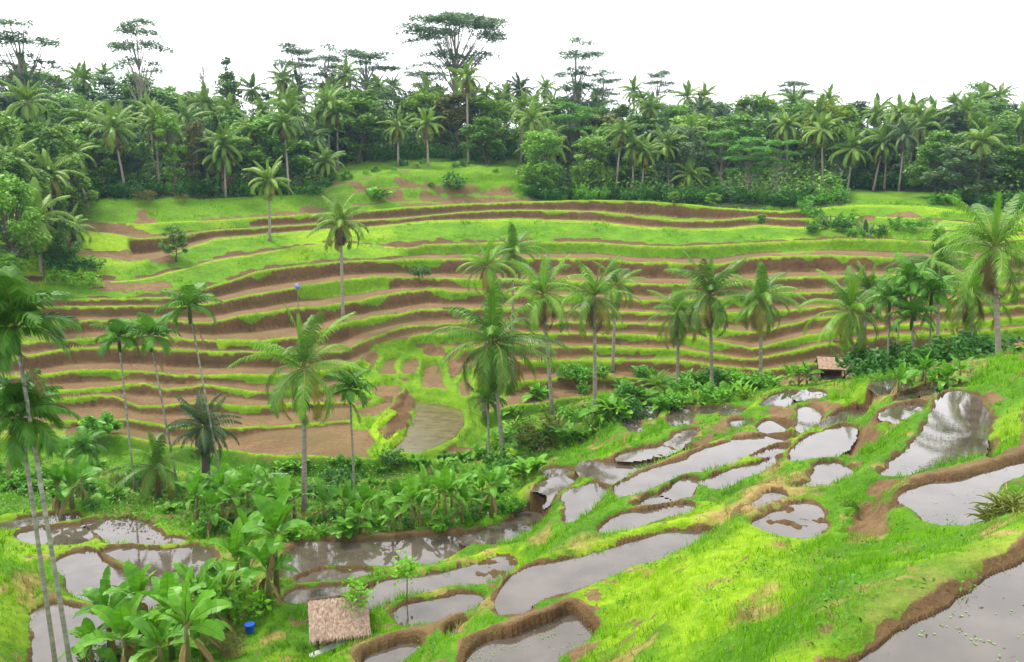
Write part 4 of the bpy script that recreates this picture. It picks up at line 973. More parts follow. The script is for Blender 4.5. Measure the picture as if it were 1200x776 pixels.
# --- notable forest trees
def ntree(name, label, b, r, ytop, pair, cat='tree', group=None, wide=1.0):
    base = at_r(b[0], b[1], r); H = height_to(base, ytop); return tree(name, label, cat, base, H, pair, group, wide)
ntree('umbrella_tree', 'huge umbrella tree with flat layered crown towering over the forest', (537,180), 185, 10, ALB_BIG, wide=1.02)
GA = 'flat-crowned albizia trees on the skyline'
for lab, x, r, yt, v, wd in [('tiered flat-crowned tree above the skyline, second in size to the umbrella tree', 677, 200, 42, 0, 1.0),
   ('blue-grey flat-crowned tree over the far left forest', 35, 175, 20, 0, 1.25), ('loose-crowned tall tree standing above the left forest', 172, 180, 18, 1, .75),
   ('sparse flat-crowned tree breaking the skyline beyond the feathery palms', 352, 205, 48, 1, .9), ('wide grey flat-crowned tree beside the umbrella tree', 430, 215, 55, 1, 1.5),
   ('small grey flat-crowned tree between sparse tree and umbrella tree', 388, 210, 50, 0, .9), ('far flat-crowned tree low on the skyline past the tiered one', 770, 235, 80, 1, .9),
   ('wind-swept flat branch tree on the skyline near the yellow-green tree', 925, 225, 92, 1, 1.3), ('flat-crowned tree right under the great umbrella tree', 500, 205, 70, 0, 1.2),
   ('flat-crowned tree leaning beside the tiered one', 708, 215, 80, 0, 1.0)]:
    ntree('flat_crowned_tree', lab, (x, 190), r, yt, ALB[v], 'tree', GA, wd)
GL = 'pale green layered trees at the forest edge'
for lab, x, y, r, yt, v, wd in [('pale green layered tree with forked white trunk at the terrace corner', 874, 248, 148, 158, 0, 1.1), ('pale green layered tree just left of the forked white one', 843, 244, 156, 148, 1, 1.0),
   ('pale green layered tree just right of the forked white one', 908, 246, 152, 160, 1, 1.0), ('low pale green layered tree by the terraced grass', 973, 250, 152, 205, 0, 1.6),
   ('tall pale green layered tree in the mid forest', 672, 225, 170, 118, 0, 1.0), ('small layered tree hanging under the yellow-green tree', 982, 240, 165, 165, 1, .9)]:
    ntree('layered_tree', lab, (x, y), r, yt, ALBL[v], 'tree', GL, wd)
ntree('leafy_tree', 'bright yellow-green round tree glowing in the dark forest', (960,200), 172, 112, BL['yellow'][0], wide=1.05)
ntree('conical_tree', 'dark blue-green conical tree on the left skyline', (271,170), 205, 66, BL['cone'][0], wide=1.1)
ntree('leafy_tree', 'big bluish tree crowning the distant wooded hill', (1147,150), 225, 94, BL['dark'][0], wide=1.2)
ntree('leafy_tree', 'small dark round tree alone on the grassy slope', (206,300), 112, 263, BL['dark'][0], wide=1.15)
ntree('leafy_tree', 'pollarded pale round bush-tree on the terrace end', (891,282), 130, 250, BL['light'][1], wide=1.6)
ntree('leafy_tree', 'low green tree on the top terrace corner', (835,245), 140, 226, BL['light'][0], wide=1.8)
ntree('leafy_tree', 'little dark tree standing on the long straight top terrace', (789,246), 140, 224, BL['green'][0], wide=1.3)
ntree('leafy_tree', 'bright leafy tree at the far left edge before dark jungle', (4,240), 100, 200, BL['light'][0], wide=.9)
ntree('leafy_tree', 'slender white-stemmed tree left of the brown forest shed', (205,235), 146, 128, BL['light'][2], wide=.8)
ntree('leafy_tree', 'slender tree beside the white-stemmed one by the shed', (230,235), 146, 138, BL['olive'][2], wide=.7)
# bare tree
def bare_tree():
    rg = random.Random(3); mb = MB(); mb.tube([(0, 0, -.02), (.01, 0, .4), (0, .01, .7), (.01, 0, .95)], [.014, .01, .006, .001], 6)
    for k in range(22):
        z = rg.uniform(.45, .9); a = rg.uniform(0, 6.28); l = rg.uniform(.12, .3) * (1.15 - z) * 2
        p = Vector((.005, 0, z)); q = p + Vector((math.cos(a) * l * .5, math.sin(a) * l * .5, l * .8)); mb.tube([p, p.lerp(q, .5) + Vector((math.cos(a) * .02, 0, 0)), q], [.004, .003, .001], 4, 0, False)
        for m_ in range(2):
            q0 = p.lerp(q, rg.uniform(.4, .9)); mb.tube([q0, q0 + Vector((rg.uniform(-.06, .06), rg.uniform(-.06, .06), .06))], [.002, .0008], 3, 0, False)
    return mb.mesh('bare_tree', [M['pbark']], True)
b = at_r(243, 170, 200); bt = thing('bare_tree', 'leafless pale tree sticking up from the left skyline', 'tree', b, sc=height_to(b, 56), me=bare_tree())

# --- forest fill
SKYX = [-100, 0, 60, 100, 150, 200, 250, 300, 350, 420, 500, 600, 650, 750, 850, 900, 1000, 1100, 1150, 1200, 1300]
SKYY = [50, 55, 75, 85, 72, 92, 100, 98, 90, 92, 98, 104, 104, 104, 102, 108, 112, 118, 108, 122, 122]
rows = [(148.5, 4.6), (155, 4.4), (163, 4.6), (173, 5.0), (186, 5.4), (203, 5.6), (222, 6.0)]
kinds = ['dark', 'green', 'light', 'grey', 'olive']
for ri_, (r, sp) in enumerate(rows):
    a0, a1 = R_(-35), R_(35); n_ = int((a1 - a0) * r / sp)
    for k in range(n_):
        a = a0 + (a1 - a0) * (k + rng.uniform(.1, .9)) / n_; rj = r + rng.uniform(-4, 4)
        x, y = rj * math.sin(a), rj * math.cos(a); z = ground(x, y); px, py = proj(x, y, z)
        if px < -90 or px > 1290: continue
        if ri_ == 0 and (350 < px < 625 or 985 < px < 1110 or rng.random() < .35): continue
        if ri_ == 1 and (380 < px < 610 or 990 < px < 1090): continue
        if ri_ == 2 and 430 < px < 560 : continue
        if ri_ <= 2 and (815 < px < 935 or 940 < px < 985): continue
        ys = np.interp(px, SKYX, SKYY); base = Vector((x, y, z - .1))
        pal = rng.random() < (.42 if ri_ < 5 else .55)
        full = height_to(base, ys + 3)
        if ri_ >= 5: H = full * (rng.uniform(.92, 1.14) if pal else rng.uniform(.84, 1.01))
        else: H = min(full * .95, rng.uniform(8.0, 13.0) + (ri_ >= 3) * 2.5)
        H = max(4.5, H)
        where = 'at the forest front' if ri_ < 2 else ('deep in the forest' if ri_ < 5 else 'on the forest skyline')
        if pal:
            Hc = H * rng.uniform(.80, .95); lean = rng.uniform(-.09, .09) * Hc
            o = thing('coconut_palm', '', 'palm tree', base, 'forest palms'); v = Vector((lean, rng.uniform(-.05, .05) * Hc, Hc))
            link('trunk', trunk_mesh(v, .2, .14, 'pbark', 0, 6, 1.4, 'trunk', 6), o)
            cm = COCOF[int(rng.integers(4))] if rng.random() < .86 else COCOD
            s_ = rng.uniform(.82, 1.08); link('crown', cm, o, v, rng.uniform(0, 6.28), s_)
            remember(('coconut palm ' if cm is not COCOD else 'dark drooping palm ') + where, o)
        else:
            pk = kinds[int(rng.choice(5, p=[.28, .36, .16, .12, .08] if px < 1000 else [.5, .2, .05, .2, .05]))]
            pv = BL[pk][int(rng.integers(3))]
            o = tree('leafy_tree', '', 'tree', base, H, pv, 'forest trees', rng.uniform(1.1, 1.6))
            remember({'dark': 'dark green tree ', 'green': 'mid green tree ', 'light': 'light green tree ', 'grey': 'grey-green tree ', 'olive': 'olive tree '}[pk] + where, o)
# dark jungle at the left
for px, py, r, yt, kd in [(-30,290,112,150,'dark'),(15,292,118,165,'dark'),(60,285,125,185,'dark'),(85,265,132,178,'green'),(-5,285,128,120,'green'),(35,270,136,130,'dark'),(70,262,140,140,'green'),(20,310,104,262,'dark'),(75,295,108,255,'dark'),(-60,280,118,120,'dark'),(95,240,148,150,'light')]:
    b = at_r(px, py, r); o = tree('leafy_tree', '', 'tree', b, height_to(b, yt), BL[kd][int(rng.integers(3))], 'jungle trees left of the terraces', 1.05)
    remember({'dark': 'dark green', 'green': 'mid green', 'light': 'light green'}[kd] + ' tree of the shaded left jungle', o)
for k in range(20):
    px = 385 + 235 * (k + rng.random()) / 20; b = at_r(px, 200, rng.uniform(146, 168)); kd = ['green', 'dark', 'olive'][k % 3]
    o = thing('hillock_shrub', '', 'shrub', b, 'scrub on the grassy hillock', rng.uniform(0, 6), rng.uniform(.7, 1.7), SHR[kd][0])
    remember({'green': 'mid green', 'dark': 'dark', 'olive': 'olive'}[kd] + ' shrub on the hillock below the forest', o)
# undergrowth shrubs along the forest edge
for k in range(85):
    px = -20 + 1240 * (k + rng.uniform(.1, .9)) / 85
    if 385 < px < 600 or 990 < px < 1100: r = rng.uniform(166, 172)
    else: r = rng.uniform(143.5, 149)
    if px < 95: r = rng.uniform(108, 124)
    b = at_r(px, 200, r); kd = 'dark' if rng.random() < .7 else 'green'
    o = thing('forest_shrub', '', 'shrub', b, 'shrubs along the forest edge', rng.uniform(0, 6), rng.uniform(2.0, 3.6), SHR[kd][k % 2])
    remember(('dark' if kd == 'dark' else 'mid green') + ' shrub at the forest foot', o)

# one mass of low leafage on the shaded forest floor
fr = np.sqrt(rng.uniform(147 ** 2, 246 ** 2, 15000)); fa = rng.uniform(R_(-36), R_(36), 15000); C0 = []
for r, a in zip(fr, fa):
    x, y = r * math.sin(a), r * math.cos(a); z = ground(x, y); px = proj(x, y, z)[0]
    if (375 < px < 622 and r < 174 + rng.uniform(-3, 3)) or (985 < px < 1110 and r < 168): continue
    if r < 153 and 95 < px < 345: continue
    C0.append((x, y, z))
C0 = np.array(C0); rn = np.random.default_rng(8); C = np.repeat(C0, 13, 0); hC = np.repeat(rn.uniform(1.2, 5.0, len(C0)), 13)
C[:, :2] += rn.normal(size=(len(C), 2)) * .9; C[:, 2] += hC * rn.random(len(C))
mi = (np.repeat(rn.random(len(C0)), 13) * 2.5).astype(int)
o = link('forest_undergrowth', cards_mesh('forest_undergrowth', leaf_cards(C, .62, rn, .3), [M['leafA'], M['leafB'], M['leafG']], mi)); o['kind'] = 'stuff'; o['label'] = 'dense dark undergrowth filling the forest between the trunks'
# --- bananas
GB = 'banana plants'
def banana(px, py, r, v, sc, key, rz=None):
    b = at_r(px, py, r) if r else hit(px, py)
    o = thing('banana_plant', '', 'banana plant', b, GB, rng.uniform(0, 6) if rz is None else rz, sc)
    link('stem', BAN[v][0], o); link('leaves', BAN[v][1], o); remember(key, o); return o
for px, py, v, s in [(130,772,0,.85),(168,762,2,.80),(202,772,0,.85),(215,748,3,.9),(150,792,1,.95),(240,775,1,.8),(252,748,1,.85),(268,728,0,.6),(110,798,1,.8),(190,790,3,1.0),(232,722,3,1.0),(155,740,1,.7),(222,800,0,.9)]:
    banana(px, py, None, v, s, 'bright banana plant in the front clump')
for px, py, v, s in [(280,700,1,1.0),(292,690,0,.9),(325,700,2,1.0),(316,708,1,.9)]:
    banana(px, py, None, v, s, 'banana plant before the long pool')
for px, py, v, s in [(232,618,0,1),(250,625,1,1),(262,612,0,1.1),(278,622,2,.9),(292,612,0,1),(306,624,1,1.1),(318,612,0,.95),(333,622,0,.9),(345,610,1,1),(240,605,2,.8),(300,600,0,1),(270,600,0,.9)]:
    banana(px, py, None, v, s * .8, 'banana plant in the bank grove')
for i in range(22):
    px = 378 + 240 * (i + rng.uniform(.1, .9)) / 26; py = np.interp(px, [378, 480, 560, 620], [632, 622, 612, 598]) - rng.uniform(0, 26)
    banana(px, py, None, int(rng.choice([0, 1, 1, 3])), rng.uniform(.5, .82), 'banana plant in the dense bank row')
for px, py, v, s in [(85,596,3,1.2),(70,600,1,.9),(98,590,1,.9)]:
    banana(px, py, None, v, s, 'banana plant behind the small pools')
for i in range(9):
    banana(1046 + 80 * (i + rng.random()) / 9, 448 - rng.uniform(0, 6), 47 + rng.uniform(0, 4), 3, rng.uniform(.5, .75), 'small young banana plant')
for px, py in [(935,462),(925,462),(945,458)]:
    banana(px, py, 60, 3, .7, 'young banana plant by the far pools')
for i, (px, py, r) in enumerate([(940,262,137),(952,272,134),(962,288,129),(985,296,126),(996,286,129),(1000,306,124),(1030,302,124),(950,300,125),(1050,296,127),(1075,300,126)]):
    b = at_r(px, py, r); o = thing('leafy_shrub', '', 'shrub', b, 'shrubs in the hollow past the terraces', rng.uniform(0, 6), rng.uniform(1.6, 2.8), (SHR['green'] + SHR['dark'])[i % 4])
    remember(('mid green' if i % 4 < 2 else 'dark green') + ' bush in the hollow past the terraces', o)
for i in range(26):
    px = 225 + 395 * (i + rng.random()) / 26; py = np.interp(px, [225, 330, 480, 560, 620], [628, 634, 624, 614, 600]) - rng.uniform(0, 14)
    b = hit(px, py); o = thing('leafy_shrub', '', 'shrub', b, 'low shrubs between the banana plants', rng.uniform(0, 6), rng.uniform(.6, 1.2), [SHR['green'][0], SHR['dark'][0], TARO[0], SHR['bright'][0], SHR['wide'][0]][i % 5])
    remember(['mid green', 'dark green', 'broad-leaved', 'bright', 'spreading'][i % 5] + ' shrub under the bank bananas', o)
for i, (px, py) in enumerate([(145,745),(180,735),(222,765),(262,765),(205,735),(120,775),(275,770)]):
    b = hit(px, py); o = thing('leafy_shrub', '', 'shrub', b, 'weeds among the front bananas', rng.uniform(0, 6), rng.uniform(.7, 1.1), [SHR['olive'][0], SHR['bright'][0], SHR['green'][1]][i % 3])
    remember(['olive', 'bright', 'mid green'][i % 3] + ' weedy bush in the front banana clump', o)
# --- leafy shrubs of the valley
def bush(px, py, r, mesh, sc, key, name='leafy_shrub', grp='shrubs of the valley thicket', cat='shrub'):
    b = at_r(px, py, r) if r else hit(px, py)
    o = thing(name, '', cat, b, grp, rng.uniform(0, 6), sc, mesh); remember(key, o); return o
for i in range(72):
    t = (i + rng.random()) / 72; px = 575 + 330 * t
    ylo = np.interp(px, [575, 650, 700, 760, 820, 905], [590, 535, 508, 482, 474, 462]); yhi = np.interp(px, [575, 620, 700, 800, 905], [500, 440, 432, 440, 450])
    py = ylo - (ylo - yhi) * rng.random() ** 1.1
    q = rng.random()
    if q < .45: bush(px, py, None, TARO[i % 2], rng.uniform(.9, 1.7), 'broad-leaved plant in the thicket', 'broad_leaved_plant', cat='plant')
    elif q < .70: bush(px, py, None, SHR['green'][i % 2], rng.uniform(1.2, 2.4), 'mid green thicket bush')
    elif q < .77: bush(px, py, None, SHR['dark'][i % 2], rng.uniform(1.2, 2.0), 'dark green thicket bush')
    else: bush(px, py, None, FERN, rng.uniform(1.0, 1.6), 'pale ferny plant in the thicket', 'ferny_plant', cat='plant')
for i in range(58):
    px = -10 + 600 * (i + rng.random()) / 58; ylo = np.interp(px, [0, 100, 220, 330, 450, 590], [600, 598, 610, 598, 596, 575]); py = ylo - rng.uniform(0, 52)
    q = rng.random()
    if q < .3: bush(px, py, None, SHR['wide'][0], rng.uniform(.8, 1.5), 'low spreading bush on the weedy bank')
    elif q < .62: bush(px, py, None, SHR['dark'][i % 2], rng.uniform(.8, 1.7), 'dark green bush on the weedy bank')
    elif q < .82: bush(px, py, None, TARO[i % 2], rng.uniform(.7, 1.2), 'broad-leaved plant on the weedy bank', 'broad_leaved_plant', cat='plant')
    else: bush(px, py, None, SHR['olive'][0], rng.uniform(.7, 1.3), 'olive bush on the weedy bank')
for i in range(22):
    px = 1000 + 165 * (i + rng.random()) / 22
    bush(px, 440, rng.uniform(56, 70), SHR['dark'][i % 2], rng.uniform(1.5, 2.8), 'dark bush in the shaded gully')
for lab, px, py, r, mesh, sc in [('tall dry olive bush under the biggest coconut palm', 633, 535, 56, SHR['olive'][0], 3.0),
   ('bright bush sprouting beside the blue tub', 278, 724, None, SHR['bright'][0], 1.7), ('pale flowering bush at the forest foot', 172, 262, 138, SHR['olive'][0], 2.6), ('small bush on the grassy upper slope', 215, 258, 139, SHR['olive'][0], 1.8),
   ('dark palm-like bush beside the lone terrace palm', 440, 250, 142, TARO[0], 2.6), ('dark bush with leaning stem on the grassy hillock', 532, 232, 146, SHR['dark'][0], 3.2),
   ('dark bush clinging to the terrace bend', 492, 322, 106, SHR['dark'][1], 2.0), ('wide weedy bush across the left terraces', 110, 492, 70, SHR['wide'][0], 2.6), ('weedy bush before the left terraces', 85, 505, 68, SHR['green'][0], 1.8),
   ('yellow-green bush below the left jungle', 68, 290, 104, SHR['bright'][0], 2.0), ('bushy green clump at the left jungle foot', 100, 300, 103, SHR['bright'][0], 2.2)]:
    b = at_r(px, py, r) if r else hit(px, py); thing('leafy_shrub', lab, 'shrub', b, 'single bushes', rng.uniform(0, 6), sc, mesh)
TUFT = taro_mesh(9, [M['grass']], 220, .55, .03)
for lab, px, py, r, sc in [('tall grass clump at the right edge between the two lowest right pools', 1190, 612, 20.5, 1.0), ('smaller grass clump beside the tall one at the right edge', 1166, 622, 20.5, .7)]:
    thing('grass_clump', lab, 'grass clump', at_r(px, py, r), 'tall grass clumps', rng.uniform(0, 6), sc, TUFT)
# saplings
def sapling(px, py, lab, ytop):
    b = hit(px, py); H = height_to(b, ytop); o = thing('sapling', lab, 'sapling', b, 'saplings by the pools')
    mb = MB(); mb.tube([(0, 0, -.1), (.03, 0, H * .5), (0, .02, H * .9)], [.025, .02, .01], 5); link('trunk', mb.mesh('sapling_trunk', [M['bark']]), o)
    rn = np.random.default_rng(int(px)); C = rn.normal(size=(260, 3)) * np.array([.28, .28, .25]) * H * .55 + np.array([0, 0, H * .78]); link('crown', cards_mesh('sapling_crown', leaf_cards(C, .16, rn), [M['shrubY']]), o)
sapling(477, 708, 'bright little sapling standing in the narrow pool', 655)
sapling(419, 742, 'thin sapling in front of the thatched hut roof', 685)

# ------------------------------------------------------------------ grass and ground cover
def blades(pts, h, w, per, mats, midx, spread, name):
    n = len(pts); P0 = np.repeat(pts, per, 0); hh = np.repeat(h, per) * rng.uniform(.55, 1.2, n * per); ww = np.repeat(w, per)
    P0 = P0 + np.stack([rng.normal(size=n * per) * np.repeat(spread, per), rng.normal(size=n * per) * np.repeat(spread, per), np.full(n * per, -.02)], 1)
    a = rng.uniform(0, 6.283, n * per); t = np.stack([np.cos(a), np.sin(a), np.zeros_like(a)], 1); b = rng.uniform(0, 6.283, n * per); ln = rng.uniform(.1, .75, n * per) * hh
    tip = P0 + np.stack([np.cos(b) * ln, np.sin(b) * ln, hh], 1)
    V = np.stack([P0 - t * ww[:, None] * .5, P0 + t * ww[:, None] * .5, tip], 1).reshape(-1, 3)
    me = big_mesh(name, V, np.arange(n * per * 3).reshape(-1, 3), mats, 3, False, np.repeat(midx, per)); return me
gi0, gi1 = np.searchsorted(rr, [8, 62]); j0, j1 = np.searchsorted(az, [R_(-36), R_(36)])
area = (R2[gi0:gi1, j0:j1] ** 2) * .0046 * (az[600] - az[599])
ok = np.where(MUD[gi0:gi1, j0:j1] < .35, 1.0, np.where((WET[gi0:gi1, j0:j1] < .9), .13, 0))
dens = np.clip(5.2e3 / R2[gi0:gi1, j0:j1] ** 1.72, 3, 75) * ok * area
cnt = rng.poisson(dens)
ii_, jj_ = np.nonzero(cnt); rep = cnt[ii_, jj_]; ii_ = np.repeat(ii_, rep) + gi0; jj_ = np.repeat(jj_, rep) + j0
pts = np.stack([X2[ii_, jj_], Y2[ii_, jj_], Z[ii_, jj_]], 1); pts[:, :2] += rng.uniform(-.08, .08, (len(pts), 2))
rad_ = R2[ii_, jj_]; tall = fbm(pts[:, 0] * .45 + 9, pts[:, 1] * .45, 3)
dmn = dmin[np.minimum(ii_, nn - 1), jj_]; hgt = (.35 + .65 * sstep(.1, .9, dmn)) * (.12 + .55 * np.clip(tall - .40, 0, 1) ** 1.2 * 1.8) * np.clip(rad_ / 26, .75, 1.35)
yv = YEL[ii_, jj_] + rng.normal(size=len(pts)) * .18; sv = STR[ii_, jj_] + rng.normal(size=len(pts)) * .15
mi = np.where(sv > .42, 2, np.where(yv > .5, 1, 0)); print('tufts', len(pts))
pts_near = pts.copy()
me = blades(pts, hgt, np.clip(.012 * rad_ / 12, .014, .05), 6, [M['grass'], M['grassY'], M['grassS']], mi, np.full(len(pts), .07), 'grass')
o = link('grass', me); o['kind'] = 'stuff'; o['label'] = 'bright green grass growing on banks and bunds between the pools'
# far bunds: short tufts along every terrace edge and on green slopes
gi0, gi1 = np.searchsorted(rr, [62, 150]); sub = (slice(gi0, gi1), slice(j0, j1))
area = R2[sub] * .27 * (az[600] - az[599]); dens = (MUD[sub] < .3) * area * (2.6 + 1.0 * (YEL[sub] > .6)) * (.35 + 1.3 * n2[sub]); cnt = rng.poisson(dens)
ii_, jj_ = np.nonzero(cnt); rep = cnt[ii_, jj_]; ii_ = np.repeat(ii_, rep) + gi0; jj_ = np.repeat(jj_, rep) + j0
pts = np.stack([X2[ii_, jj_], Y2[ii_, jj_], Z[ii_, jj_]], 1); print('far tufts', len(pts))
mi = np.where(YEL[ii_, jj_] + rng.normal(size=len(pts)) * .2 > .6, 1, 0)
me = blades(pts, (.09 + .42 * sstep(.48, .78, fbm(pts[:, 0] * .3, pts[:, 1] * .3, 3))) * rng.uniform(.5, 1.4, len(pts)), np.full(len(pts), .09), 4, [M['grass'], M['grassY']], mi, np.full(len(pts), .16), 'terrace_grass')
o = link('terrace_grass', me); o['kind'] = 'stuff'; o['label'] = 'short grass along the far terrace bunds and green slopes'
wp = pts_near[(rng.random(len(pts_near)) < .035) & (fbm(pts_near[:, 0] * .7 + 31, pts_near[:, 1] * .7, 3) > .50)]
rn = np.random.default_rng(15); C = np.repeat(wp, 16, 0); C[:, :2] += rn.normal(size=(len(C), 2)) * .12; C[:, 2] += np.abs(rn.normal(size=len(C))) * .13 + .03
mi = (np.repeat(rn.random(len(wp)), 16) * 2.4).astype(int)
o = link('bank_weeds', cards_mesh('bank_weeds', leaf_cards(C, .085, rn, .4, .45), [M['shrub'], M['shrubD'], M['leafO']], mi)); o['kind'] = 'stuff'; o['label'] = 'leafy weeds dotted through the grass of the near banks'
# weeds: leafy ground cover in the valley bottom and along the bank
pc = []
for px, py in zip(rng.uniform(-20, 1150, 5200), rng.uniform(430, 625, 5200)):
    lo_ = np.interp(px, [0, 100, 220, 330, 450, 560, 650, 700, 760, 860, 1000, 1150], [604, 602, 622, 628, 625, 615, 540, 512, 486, 470, 452, 436]); hi_ = np.interp(px, [0, 200, 330, 480, 540, 600, 650, 760, 900, 1150], [545, 545, 548, 552, 545, 500, 470, 470, 462, 425])
    if hi_ < py < lo_:
        q = hit(px, py)
        pc.append(q)
pc = np.array([tuple(q) for q in pc]); rn = np.random.default_rng(5)
C = np.repeat(pc, 14, 0); C[:, :2] += rn.normal(size=(len(C), 2)) * .35; C[:, 2] += np.abs(rn.normal(size=len(C))) * .30
V = leaf_cards(C, .20, rn, .4, .4); mi = (np.repeat(rn.random(len(pc)), 14) * 2.6).astype(int)
o = link('ground_cover', cards_mesh('ground_cover', V, [M['shrub'], M['shrubD'], M['leafO']], mi)); o['kind'] = 'stuff'; o['label'] = 'leafy weeds covering the valley bottom'

# floating weed on three of the pools
fw = []
for n_w, (xa, xb, ya, yb), zw in [(26, (1060,1200,690,776), -6.8), (60, (585,690,722,762), -12.35), (30, (530,600,745,776), -12.35), (30, (1060,1150,575,617), -9.0), (30, (1046,1120,545,560), -10.3)]:
    for k in range(n_w):
        x, y = on_z(rng.uniform(xa, xb), rng.uniform(ya, yb), zw); c = np.array([float(x), float(y)])
        if ground(*c) < zw - .02:
            for q in range(int(rng.integers(1, 5))): fw.append((c[0] + rng.normal() * .07, c[1] + rng.normal() * .05, zw + .012))
rn = np.random.default_rng(6); C = np.array(fw); V = leaf_cards(C, .042, rn, 6.0, .7); V[:, :, 2] = C[:, None, 2]
o = link('floating_weed', cards_mesh('floating_weed', V, [M['leafC'], M['leafO']], (np.arange(len(C)) % 3 == 0).astype(int))); o['kind'] = 'stuff'; o['label'] = 'scattered yellow-green weed floating on the pools'
# ------------------------------------------------------------------ huts and small things
def orient(b): return math.atan2(b.x, b.y)
def hut(label, px, py, r, yaw, W, D, H, rise, straw=True, walls=False):
    b = at_r(px, py, r); o = thing('thatched_hut' if straw else 'field_hut', label, 'hut', b, None, yaw)
    for sx in (-1, 1):
        for sy in (-1, 1):
            mb = MB(); mb.tube([(sx * W * .42, sy * D * .38, -.6), (sx * W * .42, sy * D * .38, H)], [.05, .045], 6); link('post', mb.mesh('post', [M['wood']]), o)
    mb = MB(); mb.box((0, 0, .45), (W * .9, D * .8, .06)); link('floor', mb.mesh('floor', [M['wood']]), o)
    for sy, nm in ((-1, 'roof'), (1, 'roof')):
        mb = MB(); e = D * .62; top = Vector((0, 0, H + rise)); ln = math.hypot(e, rise); rot = Matrix.Rotation(sy * -math.atan2(rise, e), 3, 'X')
        rg = random.Random(4 + sy)
        mb.box((0, sy * e / 2, H + rise / 2 - .02), (W * 1.08, ln, .10), rot, 0)
        if straw:
            nrm = rot @ Vector((0, 0, 1)); dn = rot @ Vector((0, sy, 0))
            for k in range(4200):
                u = rg.uniform(-.56, .56) * W; s = rg.uniform(0, 1); p = Vector((u, 0, H + rise)) + dn * (s * ln * .96) + nrm * (.05 + rg.uniform(0, .04))
                q = p + dn * rg.uniform(.12, .28) + Vector((rg.uniform(-.04, .04), 0, 0)) + nrm * rg.uniform(-.03, .03); wv = Vector((rg.uniform(.005, .012), 0, 0))
                mb.add([p - wv, p + wv, q + wv * .4, q - wv * .4], [(0, 1, 2, 3)], 1)
        link(nm, mb.mesh('roof', [M['thatch'], M['straw']]), o)
    mb = MB(); mb.tube([(-W * .56, 0, H + rise + .06), (W * .56, 0, H + rise + .06)], [.05, .05], 6); link('ridge_pole', mb.mesh('ridge', [M['wood']]), o)
    if walls:
        mb = MB(); mb.box((0, D * .3, H * .6), (W * .85, .06, H * .8)); mb.box((-W * .42, 0, H * .5), (.06, D * .6, H * .7)); link('wall', mb.mesh('wall', [M['brownwall']]), o)
    return o
h1 = hut('small field hut with pale thatched roof beside the lowest pools', 398, 752, 28.2, R_(14), 1.80, 1.95, .75, .80)
mb = MB(); mb.box((-.99, -.52, 1.10), (.05, 1.25, .10), Matrix.Rotation(math.atan2(.80, 1.209), 3, 'X')); mb.box((-.965, -.1, 1.0), (.03, .9, .4)); link('gable_sheet', mb.mesh('gable_sheet', [M['white']]), h1)
h2 = hut('tiny brown hut among dark bushes at the foot of the far terraces', 973, 448, 66, R_(-10), 2.0, 1.8, 1.3, .7, False, True)
b = at_r(263, 234, 147); o = thing('shed', 'reddish brown shed in the shade of the forest edge', 'shed', b, None, R_(5))
mb = MB(); mb.box((0, 0, 1.2), (2.6, 2, 2.6)); link('wall', mb.mesh('wall', [M['brownwall']]), o)
mb = MB(); mb.box((0, 0, 2.75), (3.3, 2.7, .14), Matrix.Rotation(R_(10), 3, 'X')); link('roof', mb.mesh('roof', [M['wood']]), o)
# blue tub
b = hit(293, 743); o = thing('tub', 'bright blue plastic tub under the bright bush', 'tub', b + Vector((0, 0, .02)))
mb = MB(); mb.tube([(0, 0, 0), (0, 0, .30)], [.15, .19], 14); mb.tube([(0, 0, .30), (0, 0, .33), (0, 0, .335)], [.20, .20, .17], 14); o2 = link('tub_body', mb.mesh('tub', [M['blue']]), o)
# white trough by the hut
b = hit(385, 768); o = thing('trough', 'white sheet-covered plank leaning below the thatched hut', 'plank', b, None, R_(28)); mb = MB(); mb.box((0, 0, .25), (1.3, .28, .05), Matrix.Rotation(R_(-12), 3, 'Y')); link('sheet', mb.mesh('sheet', [M['white']]), o)
mb = MB(); [mb.tube([(sx, 0, -.2), (sx, 0, .27)], [.03, .03], 5) for sx in (-.5, .5)]; link('support', mb.mesh('support', [M['wood']]), o)
b = hit(371, 752); o = thing('tarp', 'dark blue cloth bundle tucked under the thatched hut eave', 'cloth', b + Vector((0, 0, .15)), None, 0, 1, None)
mb = MB(); rg = random.Random(2)
vs = [Vector((math.cos(q * .785) * .25 * rg.uniform(.7, 1.2), math.sin(q * .785) * .18 * rg.uniform(.7, 1.2), z)) for z in (-.15, .05, .2) for q in range(8)]
mb.add(vs, [(i * 8 + q, i * 8 + (q + 1) % 8, (i + 1) * 8 + (q + 1) % 8, (i + 1) * 8 + q) for i in range(2) for q in range(8)] + [tuple(range(16, 24))]); link('cloth', mb.mesh('cloth', [M['blue']], True), o)
# scarer pole with pale blue bag
b = at_r(350, 372, 95); o = thing('scarer_pole', 'thin bamboo pole topped with a pale blue bag on the far terraces', 'pole', b); Hh = height_to(b, 336)
mb = MB(); mb.tube([(0, 0, -.2), (.03, 0, Hh)], [.05, .04], 5); link('pole', mb.mesh('pole', [M['bstem']]), o)
mb = MB(); rg = random.Random(5); vs = [Vector((math.cos(q * 1.047) * rr0, math.sin(q * 1.047) * rr0, z)) for z, rr0 in ((-.3, .15), (-.05, .32), (.2, .28), (.35, .08)) for q in range(6)]
mb.add(vs, [(i * 6 + q, i * 6 + (q + 1) % 6, (i + 1) * 6 + (q + 1) % 6, (i + 1) * 6 + q) for i in range(3) for q in range(6)] + [tuple(range(18, 24)), tuple(range(5, -1, -1))]); link('bag', mb.mesh('bag', [M['lblue']], True), o, (.03, 0, Hh))
